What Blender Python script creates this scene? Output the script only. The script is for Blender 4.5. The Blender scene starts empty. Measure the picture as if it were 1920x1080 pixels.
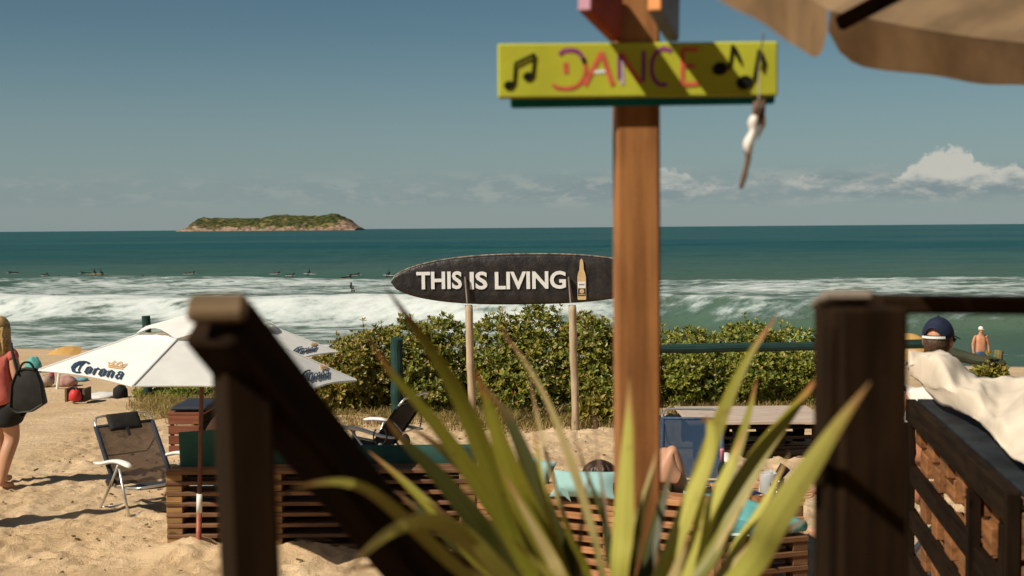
import bpy, bmesh, math, random
import numpy as np
from mathutils import Vector, Matrix, Quaternion, Euler

R = math.radians
random.seed(11)
rng = np.random.default_rng(5)
sc = bpy.context.scene
col = sc.collection

# ------------------------------------------------------------------ camera
EYE = Vector((0, 0, 2.5)); FPX = 2400.0
pitch, roll = math.atan(113 / FPX), math.atan(15 / 1920)
FWD = Vector((0, math.cos(pitch), -math.sin(pitch)))
RIGHT0 = Vector((1, 0, 0)); UP0 = RIGHT0.cross(FWD)
RIGHT = RIGHT0 * math.cos(roll) - UP0 * math.sin(roll)
UP = UP0 * math.cos(roll) + RIGHT0 * math.sin(roll)
cam_d = bpy.data.cameras.new('camera'); cam = bpy.data.objects.new('camera', cam_d); col.objects.link(cam)
m = Matrix((RIGHT, UP, -FWD)).transposed().to_4x4(); m.translation = EYE
cam.matrix_world = m
cam_d.sensor_width = 36; cam_d.lens = 45; cam_d.clip_start = 0.05; cam_d.clip_end = 90000
cam_d.dof.use_dof = True; cam_d.dof.focus_distance = 15.5; cam_d.dof.aperture_fstop = 4.0
sc.camera = cam
sc.render.resolution_x, sc.render.resolution_y = 1024, 576

def P(px, py, d):
    """point of the place at distance d along the view axis (px, py measured on the 1920 x 1080 photo)"""
    return EYE + FWD * d + RIGHT * ((px - 960) / FPX * d) + UP * ((540 - py) / FPX * d)
def G(px, py, z=0.0):
    v = FWD + RIGHT * ((px - 960) / FPX) + UP * ((540 - py) / FPX)
    return EYE + v * ((z - EYE.z) / v.z)

# ------------------------------------------------------------------ sun, sky, exposure
LIGHT = Vector((1.0, 0.70, -1.17)).normalized()
sun_d = bpy.data.lights.new('sun', 'SUN'); sun = bpy.data.objects.new('sun', sun_d); col.objects.link(sun)
sun.rotation_euler = LIGHT.to_track_quat('-Z', 'Y').to_euler()
sun.location = (-20, -14, 30)
sun_d.energy = 5.0; sun_d.angle = R(0.53); sun_d.color = (1.0, 0.90, 0.74)
SUN_EL = math.asin(-LIGHT.z); SUN_ROT = math.atan2(-LIGHT.x, -LIGHT.y)

world = bpy.data.worlds.new('World'); sc.world = world; world.use_nodes = True
wt = world.node_tree; wt.nodes.clear()
def N(t, kind, **kw):
    n = t.nodes.new(kind)
    for k, v in kw.items():
        if k.startswith('i_'):
            n.inputs[int(k[2:]) if k[2:].isdigit() else k[2:].replace('_', ' ')].default_value = v
        else: setattr(n, k, v)
    return n
def link(t, a, b): t.links.new(a, b)
class Mx:
    """small helper for node maths"""
    def __init__(s, t): s.t = t
    def op(s, o, a, b=None, c=None, clamp=False):
        n = s.t.nodes.new('ShaderNodeMath'); n.operation = o; n.use_clamp = clamp
        for i, v in enumerate((a, b, c)):
            if v is None: continue
            if isinstance(v, (int, float)): n.inputs[i].default_value = v
            else: s.t.links.new(v, n.inputs[i])
        return n.outputs[0]
    def smooth(s, x, lo, hi, a=0.0, b=1.0):
        n = s.t.nodes.new('ShaderNodeMapRange'); n.interpolation_type = 'SMOOTHSTEP'
        for i, v in enumerate((x, lo, hi, a, b)):
            if isinstance(v, (int, float)): n.inputs[i].default_value = v
            else: s.t.links.new(v, n.inputs[i])
        return n.outputs[0]
    def noise(s, vec, scale, detail=4, rough=.55):
        n = s.t.nodes.new('ShaderNodeTexNoise'); n.inputs['Scale'].default_value = scale
        n.inputs['Detail'].default_value = detail; n.inputs['Roughness'].default_value = rough
        s.t.links.new(vec, n.inputs['Vector']); return n.outputs['Fac']
    def xyz(s, x, y, z=0.0):
        n = s.t.nodes.new('ShaderNodeCombineXYZ')
        for i, v in enumerate((x, y, z)):
            if isinstance(v, (int, float)): n.inputs[i].default_value = v
            else: s.t.links.new(v, n.inputs[i])
        return n.outputs[0]
    def mix(s, f, a, b):
        n = s.t.nodes.new('ShaderNodeMix'); n.data_type = 'RGBA'
        for k, v in ((0, f), (6, a), (7, b)):
            if isinstance(v, (int, float)): n.inputs[k].default_value = v
            elif isinstance(v, tuple): n.inputs[k].default_value = (*v, 1)
            else: s.t.links.new(v, n.inputs[k])
        return n.outputs[2]

def build_world():
    t = wt; q = Mx(t)
    sky = N(t, 'ShaderNodeTexSky', sky_type='NISHITA', sun_disc=False)
    sky.sun_elevation = SUN_EL; sky.sun_rotation = SUN_ROT
    sky.altitude = 0; sky.air_density = 0.75; sky.dust_density = 0.2; sky.ozone_density = 1.6
    tint = t.nodes.new('ShaderNodeMix'); tint.data_type = 'RGBA'; tint.blend_type = 'MULTIPLY'
    tint.inputs[0].default_value = 1.0; link(t, sky.outputs[0], tint.inputs[6]); tint.inputs[7].default_value = SKY_TINT
    tc = N(t, 'ShaderNodeTexCoord'); sep = N(t, 'ShaderNodeSeparateXYZ'); link(t, tc.outputs['Generated'], sep.inputs[0])
    el = q.op('ARCSINE', sep.outputs[2]); az = q.op('ARCTAN2', sep.outputs[0], sep.outputs[1])
    # low bank of broken cloud above the horizon, all round
    v1 = q.xyz(q.op('MULTIPLY', az, 9.0), q.op('MULTIPLY', el, 60.0), 2.0)
    n1 = q.noise(v1, 1.0, 6, .6)
    v2 = q.xyz(q.op('MULTIPLY', az, 34.0), q.op('MULTIPLY', el, 90.0), 7.0)
    n2 = q.noise(v2, 1.0, 6, .62)
    band = q.op('MULTIPLY', q.smooth(el, .012, .026), q.smooth(el, .050, .028))
    big = q.noise(q.xyz(q.op('MULTIPLY', az, 3.0), 4.2, 0.0), 1.0, 2)
    lowd = q.op('MULTIPLY', band, q.smooth(q.op('ADD', q.op('MULTIPLY', n1, .62), q.op('MULTIPLY', n2, .38)), .34, .55))
    lowd = q.op('MULTIPLY', lowd, q.smooth(q.op('ADD', az, q.op('MULTIPLY', q.op('SUBTRACT', big, .5), .4)), -.22, .12, .28, 1.0))
    hz = q.smooth(el, .17, -.01)
    base_sky = q.mix(q.op('MULTIPLY', hz, .80), tint.outputs[2], HAZE_COL)
    # heaped clouds: a top line over azimuth, bumpy with noise
    def heap(c, w, h, base):
        g = q.op('DIVIDE', q.op('SUBTRACT', az, c), w)
        g = q.op('POWER', 2.718, q.op('MULTIPLY', q.op('MULTIPLY', g, g), -1.0))
        top = q.op('ADD', q.op('MULTIPLY', g, h), base)
        v = q.xyz(q.op('MULTIPLY', az, 60.0), q.op('MULTIPLY', el, 75.0), 3.3)
        bump = q.op('MULTIPLY', q.op('SUBTRACT', q.noise(v, 1.0, 7, .62), .5), .030)
        dlt = q.op('SUBTRACT', q.op('ADD', top, bump), el)
        lobe = q.op('MULTIPLY', q.smooth(dlt, 0.0, .0045), q.smooth(el, .019, .027))
        return q.op('MULTIPLY', lobe, q.smooth(g, .03, .25)), dlt
    h1, d1 = heap(.330, .040, .031, .026)
    h2, d2 = heap(.375, .095, .019, .024)
    h3, d3 = heap(.120, .030, .021, .024)
    h4, d4 = heap(.24, .10, .011, .026)
    h3 = q.op('MAXIMUM', h3, q.op('MULTIPLY', h4, .55))
    heaps = q.op('MAXIMUM', q.op('MAXIMUM', h1, q.op('MULTIPLY', h2, .9)), q.op('MULTIPLY', h3, .7))
    shade = q.smooth(q.op('ADD', el, q.op('MULTIPLY', q.op('SUBTRACT', n2, .5), .055)), .020, .042)
    ccol = q.mix(shade, CLOUD_LOW, CLOUD_HIGH)
    c1 = q.mix(lowd, base_sky, q.mix(q.smooth(n2, .45, .62), CLOUD_LOW, CLOUD_MID))
    c2 = q.mix(q.op('MULTIPLY', heaps, .92), c1, ccol)
    bg = N(t, 'ShaderNodeBackground'); bg.inputs['Strength'].default_value = 0.066
    link(t, c2, bg.inputs['Color'])
    out = N(t, 'ShaderNodeOutputWorld'); link(t, bg.outputs[0], out.inputs['Surface'])
SKY_TINT = (0.65, 0.77, 0.66, 1)
CLOUD_LOW, CLOUD_MID, CLOUD_HIGH = (3.0, 3.8, 4.0), (5.0, 5.4, 5.1), (7.8, 7.7, 6.9)
HAZE_COL = (3.5, 4.22, 4.5)
build_world()

vs = sc.view_settings
vs.view_transform = 'Standard'; vs.look = 'None'; vs.exposure = 0.08; vs.gamma = 1.0; vs.use_curve_mapping = False
sc.cycles.max_bounces = 6; sc.cycles.transparent_max_bounces = 12
sc.cycles.use_denoising = True

# ------------------------------------------------------------------ helpers
I4 = Matrix.Identity(4)
MW = {}
def setp(o, label=None, cat=None, group=None, kind=None):
    if label: o['label'] = label
    if cat: o['category'] = cat
    if group: o['group'] = group
    if kind: o['kind'] = kind
    return o
def thing(name, label, cat, loc=(0, 0, 0), rz=0.0, group=None):
    o = bpy.data.objects.new(name, None); col.objects.link(o); o.empty_display_size = .1
    M = Matrix.Translation(Vector(loc)) @ Matrix.Rotation(rz, 4, 'Z')
    o.matrix_world = M; MW[o.name] = M
    return setp(o, label, cat, group)
def place(o, parent=None, M=I4):
    """M is where the object stands in the world"""
    MW[o.name] = M.copy()
    if parent is None: o.matrix_world = M
    else:
        o.parent = parent; o.matrix_parent_inverse = Matrix.Identity(4)
        o.matrix_basis = MW[parent.name].inverted() @ M
    return o
def mesh_obj(name, me, mat, parent=None, M=I4):
    o = bpy.data.objects.new(name, me); col.objects.link(o)
    if mat and not me.materials: me.materials.append(mat)
    return place(o, parent, M)
def pydata(name, v, f, smooth=False):
    me = bpy.data.meshes.new(name); me.from_pydata([tuple(x) for x in v], [], f); me.update()
    if smooth: me.polygons.foreach_set('use_smooth', [True] * len(me.polygons))
    return me
def local_of(parent): return MW[parent.name]
def copy_tree(o, parent=None):
    c = o.copy(); col.objects.link(c)
    if parent is not None: c.parent = parent
    MW[c.name] = MW[o.name].copy()
    for ch in list(o.children): copy_tree(ch, c)
    return c

class MB:
    def __init__(s): s.v = []; s.f = []
    def add(s, v, f):
        b = len(s.v); s.v += [Vector(x) for x in v]; s.f += [[i + b for i in q] for q in f]; return s
    def tube(s, pts, rad, n=8, cap=True, flat=1.0):
        pts = [Vector(p) for p in pts]
        if isinstance(rad, (int, float)): rad = [rad] * len(pts)
        b = len(s.v); up = None
        for i, p in enumerate(pts):
            t = (pts[min(i + 1, len(pts) - 1)] - pts[max(i - 1, 0)]).normalized()
            if up is None:
                up = Vector((0, 0, 1)) if abs(t.z) < .9 else Vector((1, 0, 0))
            sd = t.cross(up).normalized(); up = sd.cross(t).normalized()
            for k in range(n):
                a = 2 * math.pi * k / n
                s.v.append(p + sd * math.cos(a) * rad[i] + up * math.sin(a) * rad[i] * flat)
        for i in range(len(pts) - 1):
            for k in range(n):
                k2 = (k + 1) % n
                s.f.append([b + i * n + k, b + i * n + k2, b + (i + 1) * n + k2, b + (i + 1) * n + k])
        if cap:
            s.f.append([b + k for k in range(n)][::-1]); s.f.append([b + (len(pts) - 1) * n + k for k in range(n)])
        return s
    def lathe(s, prof, c=(0, 0, 0), n=16, axis=None):
        c = Vector(c); b = len(s.v)
        q = Vector((0, 0, 1)).rotation_difference(Vector(axis)) if axis is not None else Quaternion()
        for r, z in prof:
            for k in range(n):
                a = 2 * math.pi * k / n
                s.v.append(c + q @ Vector((r * math.cos(a), r * math.sin(a), z)))
        for i in range(len(prof) - 1):
            for k in range(n):
                k2 = (k + 1) % n
                s.f.append([b + i * n + k, b + i * n + k2, b + (i + 1) * n + k2, b + (i + 1) * n + k])
        s.f.append([b + k for k in range(n)][::-1]); s.f.append([b + (len(prof) - 1) * n + k for k in range(n)])
        return s
    def ellipsoid(s, c, r, nu=12, nv=8, rot=None):
        c = Vector(c); b = len(s.v)
        for j in range(1, nv):
            th = math.pi * j / nv
            for k in range(nu):
                a = 2 * math.pi * k / nu
                p = Vector((r[0] * math.sin(th) * math.cos(a), r[1] * math.sin(th) * math.sin(a), r[2] * math.cos(th)))
                s.v.append(c + (rot @ p if rot else p))
        t = len(s.v); s.v.append(c + (rot @ Vector((0, 0, r[2])) if rot else Vector((0, 0, r[2]))))
        s.v.append(c + (rot @ Vector((0, 0, -r[2])) if rot else Vector((0, 0, -r[2]))))
        for k in range(nu):
            k2 = (k + 1) % nu
            s.f.append([t, b + k, b + k2])
            for j in range(nv - 2): s.f.append([b + j * nu + k, b + (j + 1) * nu + k, b + (j + 1) * nu + k2, b + j * nu + k2])
            s.f.append([t + 1, b + (nv - 2) * nu + k2, b + (nv - 2) * nu + k])
        return s
    def prism(s, poly, o, u, v, th):
        """extruded polygon: 2-D points on the plane o + x u + y v, thickness th along u x v"""
        o, u, v = Vector(o), Vector(u), Vector(v); n = u.cross(v).normalized() * th; k = len(poly); b = len(s.v)
        for x, y in poly: s.v.append(o + u * x + v * y)
        for x, y in poly: s.v.append(o + u * x + v * y + n)
        s.f.append([b + i for i in range(k)][::-1]); s.f.append([b + k + i for i in range(k)])
        for i in range(k):
            j = (i + 1) % k; s.f.append([b + i, b + j, b + k + j, b + k + i])
        return s
    def ribbon(s, pts, w, o, u, v, th):
        """painted stroke along 2-D points, width w (number or list)"""
        if isinstance(w, (int, float)): w = [w] * len(pts)
        L, Rr = [], []
        for i, p in enumerate(pts):
            a, c = pts[max(i - 1, 0)], pts[min(i + 1, len(pts) - 1)]
            d = Vector((c[0] - a[0], c[1] - a[1])); d.normalize(); nn = Vector((-d.y, d.x)) * w[i] / 2
            L.append((p[0] + nn.x, p[1] + nn.y)); Rr.append((p[0] - nn.x, p[1] - nn.y))
        for i in range(len(pts) - 1):
            s.prism([Rr[i], Rr[i + 1], L[i + 1], L[i]], o, u, v, th)
        return s
    def box(s, c, size, M=None):
        c = Vector(c); h = [x / 2 for x in size]; b = len(s.v)
        for sx in (-1, 1):
            for sy in (-1, 1):
                for sz in (-1, 1):
                    p = Vector((sx * h[0], sy * h[1], sz * h[2]))
                    s.v.append(c + (M @ p if M else p))
        for q in ((0, 1, 3, 2), (4, 6, 7, 5), (0, 4, 5, 1), (2, 3, 7, 6), (0, 2, 6, 4), (1, 5, 7, 3)):
            s.f.append([b + i for i in q])
        return s
    def build(s, name, mat, parent=None, M=I4, smooth=False, local=False):
        """local=True: the vertices are in the parent's own space"""
        me = pydata(name, s.v, s.f, smooth)
        if local and parent is not None: M = MW[parent.name]
        return mesh_obj(name, me, mat, parent, M)

_pl = {}
def plank_mesh(size, bev=.004):
    key = tuple(round(x, 4) for x in size)
    if key in _pl: return _pl[key]
    bm = bmesh.new(); bmesh.ops.create_cube(bm, size=1.0)
    for v in bm.verts: v.co = Vector((v.co.x * size[0], v.co.y * size[1], v.co.z * size[2]))
    bmesh.ops.bevel(bm, geom=list(bm.edges), offset=min(bev, min(size) * .3), segments=1, affect='EDGES', profile=.5)
    me = bpy.data.meshes.new('plank'); bm.to_mesh(me); bm.free(); _pl[key] = me
    return me
_plm = {}
def plank(name, size, M, mat, parent=None, bev=.004):
    key = (tuple(round(x, 4) for x in size), mat.name)
    if key not in _plm:
        me = plank_mesh(size, bev).copy(); me.materials.clear(); me.materials.append(mat); _plm[key] = me
    o = bpy.data.objects.new(name, _plm[key]); col.objects.link(o)
    return place(o, parent, M)
def frame(o, x, z=None, y=None):
    """matrix with its X along x"""
    x = Vector(x).normalized(); z = Vector(z or (0, 0, 1)); yy = z.cross(x).normalized(); zz = x.cross(yy)
    Mm = Matrix((x, yy, zz)).transposed().to_4x4(); Mm.translation = Vector(o); return Mm
def catmull(pts, n):
    pts = [Vector(p) for p in pts]; P0 = [pts[0] * 2 - pts[1]] + pts + [pts[-1] * 2 - pts[-2]]; out = []
    segs = len(pts) - 1
    for i in range(n + 1):
        u = i / n * segs; k = min(int(u), segs - 1); t = u - k
        a, b, c, d = P0[k:k + 4]
        out.append(.5 * ((2 * b) + (c - a) * t + (2 * a - 5 * b + 4 * c - d) * t * t + (3 * b - a - 3 * c + d) * t ** 3))
    return out

def vnoise(x, y, seed=0):
    """smooth value noise on arrays"""
    xi, yi = np.floor(x).astype(np.int64), np.floor(y).astype(np.int64); xf, yf = x - xi, y - yi
    u, v = xf * xf * (3 - 2 * xf), yf * yf * (3 - 2 * yf)
    def h(a, b):
        n = (a * 374761393 + b * 668265263 + seed * 1442695041) & 0xFFFFFFFF
        n = ((n ^ (n >> 13)) * 1274126177) & 0xFFFFFFFF
        return ((n ^ (n >> 16)) & 0xFFFF) / 65535.0
    return (h(xi, yi) * (1 - u) + h(xi + 1, yi) * u) * (1 - v) + (h(xi, yi + 1) * (1 - u) + h(xi + 1, yi + 1) * u) * v
def fbm(x, y, oct=4, seed=0, g=.5):
    s = 0; a = 1; tot = 0
    for k in range(oct):
        s = s + a * vnoise(x * 2 ** k, y * 2 ** k, seed + k * 17); tot += a; a *= g
    return s / tot
def sstep(x, a, b):
    t = np.clip((x - a) / (b - a), 0, 1); return t * t * (3 - 2 * t)
def grid_mesh(name, X, Y, Z, attrs=None):
    nr, nc = X.shape; v = np.stack([X, Y, Z], -1).reshape(-1, 3).astype(np.float32)
    idx = np.arange(nr * nc).reshape(nr, nc)
    q = np.stack([idx[:-1, :-1], idx[:-1, 1:], idx[1:, 1:], idx[1:, :-1]], -1).reshape(-1)
    me = bpy.data.meshes.new(name); me.vertices.add(len(v)); me.vertices.foreach_set('co', v.ravel())
    nf = (nr - 1) * (nc - 1); me.loops.add(nf * 4); me.loops.foreach_set('vertex_index', q.astype(np.int32))
    me.polygons.add(nf); me.polygons.foreach_set('loop_start', np.arange(0, nf * 4, 4, dtype=np.int32))
    me.polygons.foreach_set('loop_total', np.full(nf, 4, dtype=np.int32)); me.update(); me.validate()
    me.polygons.foreach_set('use_smooth', np.ones(nf, bool))
    for k, a in (attrs or {}).items():
        at = me.attributes.new(k, 'FLOAT', 'POINT'); at.data.foreach_set('value', a.reshape(-1).astype(np.float32))
    return me

# ------------------------------------------------------------------ materials
def new_mat(name):
    mt = bpy.data.materials.new(name); mt.use_nodes = True; t = mt.node_tree; t.nodes.clear()
    out = t.nodes.new('ShaderNodeOutputMaterial'); b = t.nodes.new('ShaderNodeBsdfPrincipled')
    t.links.new(b.outputs[0], out.inputs['Surface']); return mt, t, b, out
def simple(name, c, rough=.6, var=.15, scale=12.0, bump=.0, metal=0.0, spec=.4, rand=.0, trans=0.0):
    mt, t, b, out = new_mat(name); q = Mx(t)
    tc = t.nodes.new('ShaderNodeTexCoord'); n = q.noise(tc.outputs['Object'], scale, 5)
    k = q.smooth(n, .3, .7, 1 - var, 1 + var)
    if rand:
        oi = t.nodes.new('ShaderNodeObjectInfo'); k = q.op('MULTIPLY', k, q.smooth(oi.outputs['Random'], 0, 1, 1 - rand, 1 + rand))
    vm = t.nodes.new('ShaderNodeVectorMath'); vm.operation = 'SCALE'; vm.inputs[0].default_value = c
    t.links.new(k, vm.inputs['Scale']); t.links.new(vm.outputs[0], b.inputs['Base Color'])
    b.inputs['Roughness'].default_value = rough; b.inputs['Metallic'].default_value = metal
    b.inputs['Specular IOR Level'].default_value = spec
    if bump:
        bp = t.nodes.new('ShaderNodeBump'); bp.inputs['Strength'].default_value = bump; bp.inputs['Distance'].default_value = .01
        t.links.new(n, bp.inputs['Height']); t.links.new(bp.outputs[0], b.inputs['Normal'])
    if trans:
        tr = t.nodes.new('ShaderNodeBsdfTranslucent'); t.links.new(vm.outputs[0], tr.inputs['Color'])
        ms = t.nodes.new('ShaderNodeMixShader'); ms.inputs[0].default_value = trans
        t.links.new(b.outputs[0], ms.inputs[1]); t.links.new(tr.outputs[0], ms.inputs[2]); t.links.new(ms.outputs[0], out.inputs['Surface'])
    return mt
def wood(name, c1, c2, rough=.7, grain=1.0, axis='X', rand=.18, bump=.35, spec=.3):
    """grain runs along the piece's own X (or Z)"""
    mt, t, b, out = new_mat(name); q = Mx(t)
    tc = t.nodes.new('ShaderNodeTexCoord'); mp = t.nodes.new('ShaderNodeMapping')
    mp.inputs['Scale'].default_value = (2.2, 34, 34) if axis == 'X' else (34, 34, 2.2)
    oi = t.nodes.new('ShaderNodeObjectInfo')
    ad = t.nodes.new('ShaderNodeVectorMath'); ad.operation = 'ADD'
    t.links.new(tc.outputs['Object'], ad.inputs[0]); cb = q.xyz(q.op('MULTIPLY', oi.outputs['Random'], 13.0), q.op('MULTIPLY', oi.outputs['Random'], 7.0), 0.0)
    t.links.new(cb, ad.inputs[1]); t.links.new(ad.outputs[0], mp.inputs['Vector'])
    n1 = q.noise(mp.outputs[0], 1.0 * grain, 6, .6); n2 = q.noise(ad.outputs[0], 5.0, 5)
    f = q.smooth(q.op('ADD', q.op('MULTIPLY', n1, .7), q.op('MULTIPLY', n2, .3)), .36, .64)
    cc = q.mix(f, c1, c2)
    mk = t.nodes.new('ShaderNodeMapping'); mk.inputs['Scale'].default_value = (4.0, 9, 9) if axis == 'X' else (9, 9, 4.0); t.links.new(ad.outputs[0], mk.inputs['Vector'])
    vo = t.nodes.new('ShaderNodeTexVoronoi'); vo.inputs['Scale'].default_value = 1.0; t.links.new(mk.outputs[0], vo.inputs['Vector'])
    kn = q.op('MULTIPLY', q.smooth(q.op('ADD', vo.outputs['Distance'], q.op('MULTIPLY', q.op('SUBTRACT', n2, .5), .25)), .17, .08), .75)
    cc = q.mix(kn, cc, tuple(x * .42 for x in c1))
    fine = q.noise(ad.outputs[0], 160.0, 2); cc = q.mix(q.op('MULTIPLY', q.smooth(fine, .60, .70), .35), cc, tuple(x * .5 for x in c1))
    vm = t.nodes.new('ShaderNodeVectorMath'); vm.operation = 'SCALE'; t.links.new(cc, vm.inputs[0])
    t.links.new(q.smooth(oi.outputs['Random'], 0, 1, 1 - rand, 1 + rand), vm.inputs['Scale'])
    t.links.new(vm.outputs[0], b.inputs['Base Color']); b.inputs['Roughness'].default_value = rough
    b.inputs['Specular IOR Level'].default_value = spec
    bp = t.nodes.new('ShaderNodeBump'); bp.inputs['Strength'].default_value = bump; bp.inputs['Distance'].default_value = .004
    t.links.new(n1, bp.inputs['Height']); t.links.new(bp.outputs[0], b.inputs['Normal'])
    return mt

W_POST = wood('pine_post_wood', (.20, .078, .023), (.38, .165, .055), axis='X', rand=.05)
W_DARK = wood('dark_stained_wood', (.011, .0065, .0035), (.028, .015, .0075), rough=.8, rand=.15, spec=.06)
W_BLACK = wood('black_stained_wood', (.008, .005, .0032), (.020, .0115, .0062), rough=.8, rand=.15, spec=.05)
W_END = wood('weathered_end_grain', (.11, .07, .036), (.21, .14, .075), rand=.1)
W_GREY = wood('grey_weathered_wood', (.16, .13, .10), (.30, .26, .22), rand=.15)
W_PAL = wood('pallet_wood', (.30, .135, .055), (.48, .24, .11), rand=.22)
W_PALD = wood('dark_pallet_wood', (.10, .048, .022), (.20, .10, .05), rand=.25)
W_GOLD = wood('golden_block_wood', (.20, .11, .04), (.34, .20, .08), rand=.2)
W_RED = wood('reddish_slat_wood', (.15, .050, .028), (.24, .085, .045), rand=.15)
W_ORANGE = wood('orange_block_wood', (.13, .052, .018), (.29, .125, .045), rand=.18)
W_POLE = wood('pale_pole_wood', (.34, .25, .16), (.50, .39, .27), axis='Z', rand=.1)
W_GREEN = wood('green_painted_log', (.008, .030, .026), (.018, .052, .045), axis='X', rand=.15, rough=.6)
W_TABLE = wood('bleached_tabletop_wood', (.40, .31, .25), (.52, .42, .35), rand=.06)
M_YELLOW = simple('yellow_sign_paint', (.46, .475, .045), .5, .10, 9, .05, spec=.06)
M_TEAL = simple('teal_sign_paint', (.010, .17, .19), .5, .12, 9, spec=.06)
M_PINKP = simple('pink_sign_paint', (.46, .22, .30), .5, .1)
M_REDP = simple('red_sign_paint', (.33, .065, .04), .6, .2, 15, spec=.06)
M_BLUEG = simple('grey_blue_paint', (.20, .22, .26), .6, .15, spec=.06)
M_ORP = simple('orange_sign_paint', (.75, .30, .09), .5, .1)
M_INK = simple('black_paint', (.012, .014, .010), .6, .1, spec=.06)
M_LRED = simple('red_lettering', (.60, .13, .075), .5, .15, 40, spec=.06)
M_LPUR = simple('purple_lettering', (.26, .06, .20), .5, .15, 40, spec=.06)
M_LWHITE = simple('white_lettering', (.82, .83, .82), .5, .06, 40)
M_LLILAC = simple('lilac_lettering', (.52, .42, .52), .5, .1, 40)
M_WHITE = simple('white_canopy_cloth', (.82, .82, .80), .8, .05, 6, .25, trans=.14)
M_NAVY = simple('navy_print', (.012, .045, .095), .6, .08)
M_GOLD = simple('gold_print', (.66, .42, .20), .6, .08)
M_BEIGE = simple('beige_parasol_cloth', (.50, .35, .21), .85, .30, 5, .15, trans=.40)
M_ALU = simple('aluminium_tube', (.62, .62, .60), .32, .05, 20, metal=.85)
M_PLAST = simple('white_plastic', (.74, .73, .70), .4, .04)
M_BLACKF = simple('black_fabric', (.014, .013, .013), .8, .2, 30, .2)
M_NAVYF = simple('dark_navy_fabric', (.020, .026, .040), .75, .2, 30, .2)
M_BLUEF = simple('blue_sling_fabric', (.035, .075, .14), .7, .2, 30, .2)
M_DKGREEN = simple('dark_green_cushion', (.010, .065, .050), .75, .15, 10, .15)
M_AQUA = simple('pale_aqua_cushion', (.27, .46, .45), .75, .08, 8, .2)
M_AQUA2 = simple('turquoise_cushion', (.10, .33, .33), .75, .1, 8, .2)
M_CREAM = simple('cream_cloth', (.66, .57, .46), .9, .10, 5, .5)
M_BLUETOP = simple('blue_painted_top', (.012, .015, .018), .7, .8, 4, .1)
M_SKIN = simple('tanned_skin', (.50, .27, .17), .5, .06, 10, spec=.3)
M_SKIN2 = simple('sunburnt_skin', (.52, .24, .14), .5, .06, 10, spec=.3)
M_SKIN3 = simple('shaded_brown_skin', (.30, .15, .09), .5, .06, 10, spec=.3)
M_CORAL = simple('coral_cotton', (.62, .15, .12), .85, .14, 9, .6)
M_HBLOND = simple('blonde_hair', (.46, .30, .12), .45, .45, 60, .4)
M_HBROWN = simple('brown_hair', (.035, .018, .010), .45, .4, 60, .4)
M_CAP = simple('navy_cap_cloth', (.008, .014, .040), .8, .1, 40, .1)
M_CAPW = simple('white_cap_cloth', (.72, .72, .70), .8, .05)
M_SHORTB = simple('blue_shorts_cloth', (.05, .10, .17), .8, .1)
M_BLACK = simple('black_cloth', (.010, .009, .010), .85, .1)
M_WET = simple('black_wetsuit', (.010, .011, .013), .4, .1)
M_BOARDW = simple('pale_surfboard', (.66, .62, .52), .3, .05)
M_BOARDY = simple('yellow_surfboard', (.68, .40, .10), .3, .05)
M_STRING = simple('grey_string', (.40, .36, .30), .9)
M_DRIFT = wood('driftwood', (.10, .055, .030), (.20, .11, .06), axis='Z')
M_SHELL = simple('white_shell', (.78, .74, .70), .5, .1, 20, .2)
M_UYEL = simple('yellow_parasol_cloth', (.70, .42, .13), .8, .05, trans=.3)
M_UGRN = simple('mint_parasol_cloth', (.30, .58, .36), .8, .05, trans=.3)
M_RED = simple('red_nylon', (.60, .035, .035), .6, .1)
M_TOWEL = simple('white_towel', (.68, .66, .62), .9, .08)
M_TEALT = simple('teal_towel', (.10, .36, .34), .9, .1)
M_PINKT = simple('pink_towel', (.50, .10, .17), .9, .1)
M_STONE = simple('tan_bundle_cloth', (.44, .33, .25), .9, .2)
M_RUST = simple('rust_red_pole_paint', (.30, .085, .045), .5, .2, 20)
M_MAROON = simple('maroon_pole_paint', (.085, .028, .018), .5, .2, 20)
M_WINE = simple('dark_green_glass', (.010, .020, .012), .12, .05, spec=.6)
M_PINKFOIL = simple('pink_foil', (.62, .20, .26), .4, .08)
M_CORK = simple('cork_face', (.62, .36, .18), .7, .1)
M_BLUEGL = simple('dark_blue_glass', (.010, .018, .045), .15, .05)
M_BOTTLE = simple('amber_bottle_print', (.66, .47, .24), .5, .08, 20)
M_BRICKR = simple('sun_bleached_strap', (.45, .36, .24), .8)

def glass_mat(name, c, a):
    mt, t, b, out = new_mat(name)
    b.inputs['Base Color'].default_value = (*c, 1); b.inputs['Roughness'].default_value = .12
    tr = t.nodes.new('ShaderNodeBsdfTransparent'); tr.inputs[0].default_value = (*[min(1, x + .3) for x in c], 1)
    ms = t.nodes.new('ShaderNodeMixShader'); ms.inputs[0].default_value = a
    t.links.new(tr.outputs[0], ms.inputs[1]); t.links.new(b.outputs[0], ms.inputs[2]); t.links.new(ms.outputs[0], out.inputs['Surface'])
    return mt
M_ICE = glass_mat('frosted_plastic', (.70, .72, .72), .55)
M_REDGL = glass_mat('red_drink_glass', (.35, .03, .03), .6)
M_SMOKE = glass_mat('smoky_glass', (.05, .05, .04), .7)
M_MESH = glass_mat('see_through_mesh_sling', (.085, .055, .045), .62)
M_BMESH = glass_mat('see_through_blue_sling', (.03, .055, .10), .80)

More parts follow.
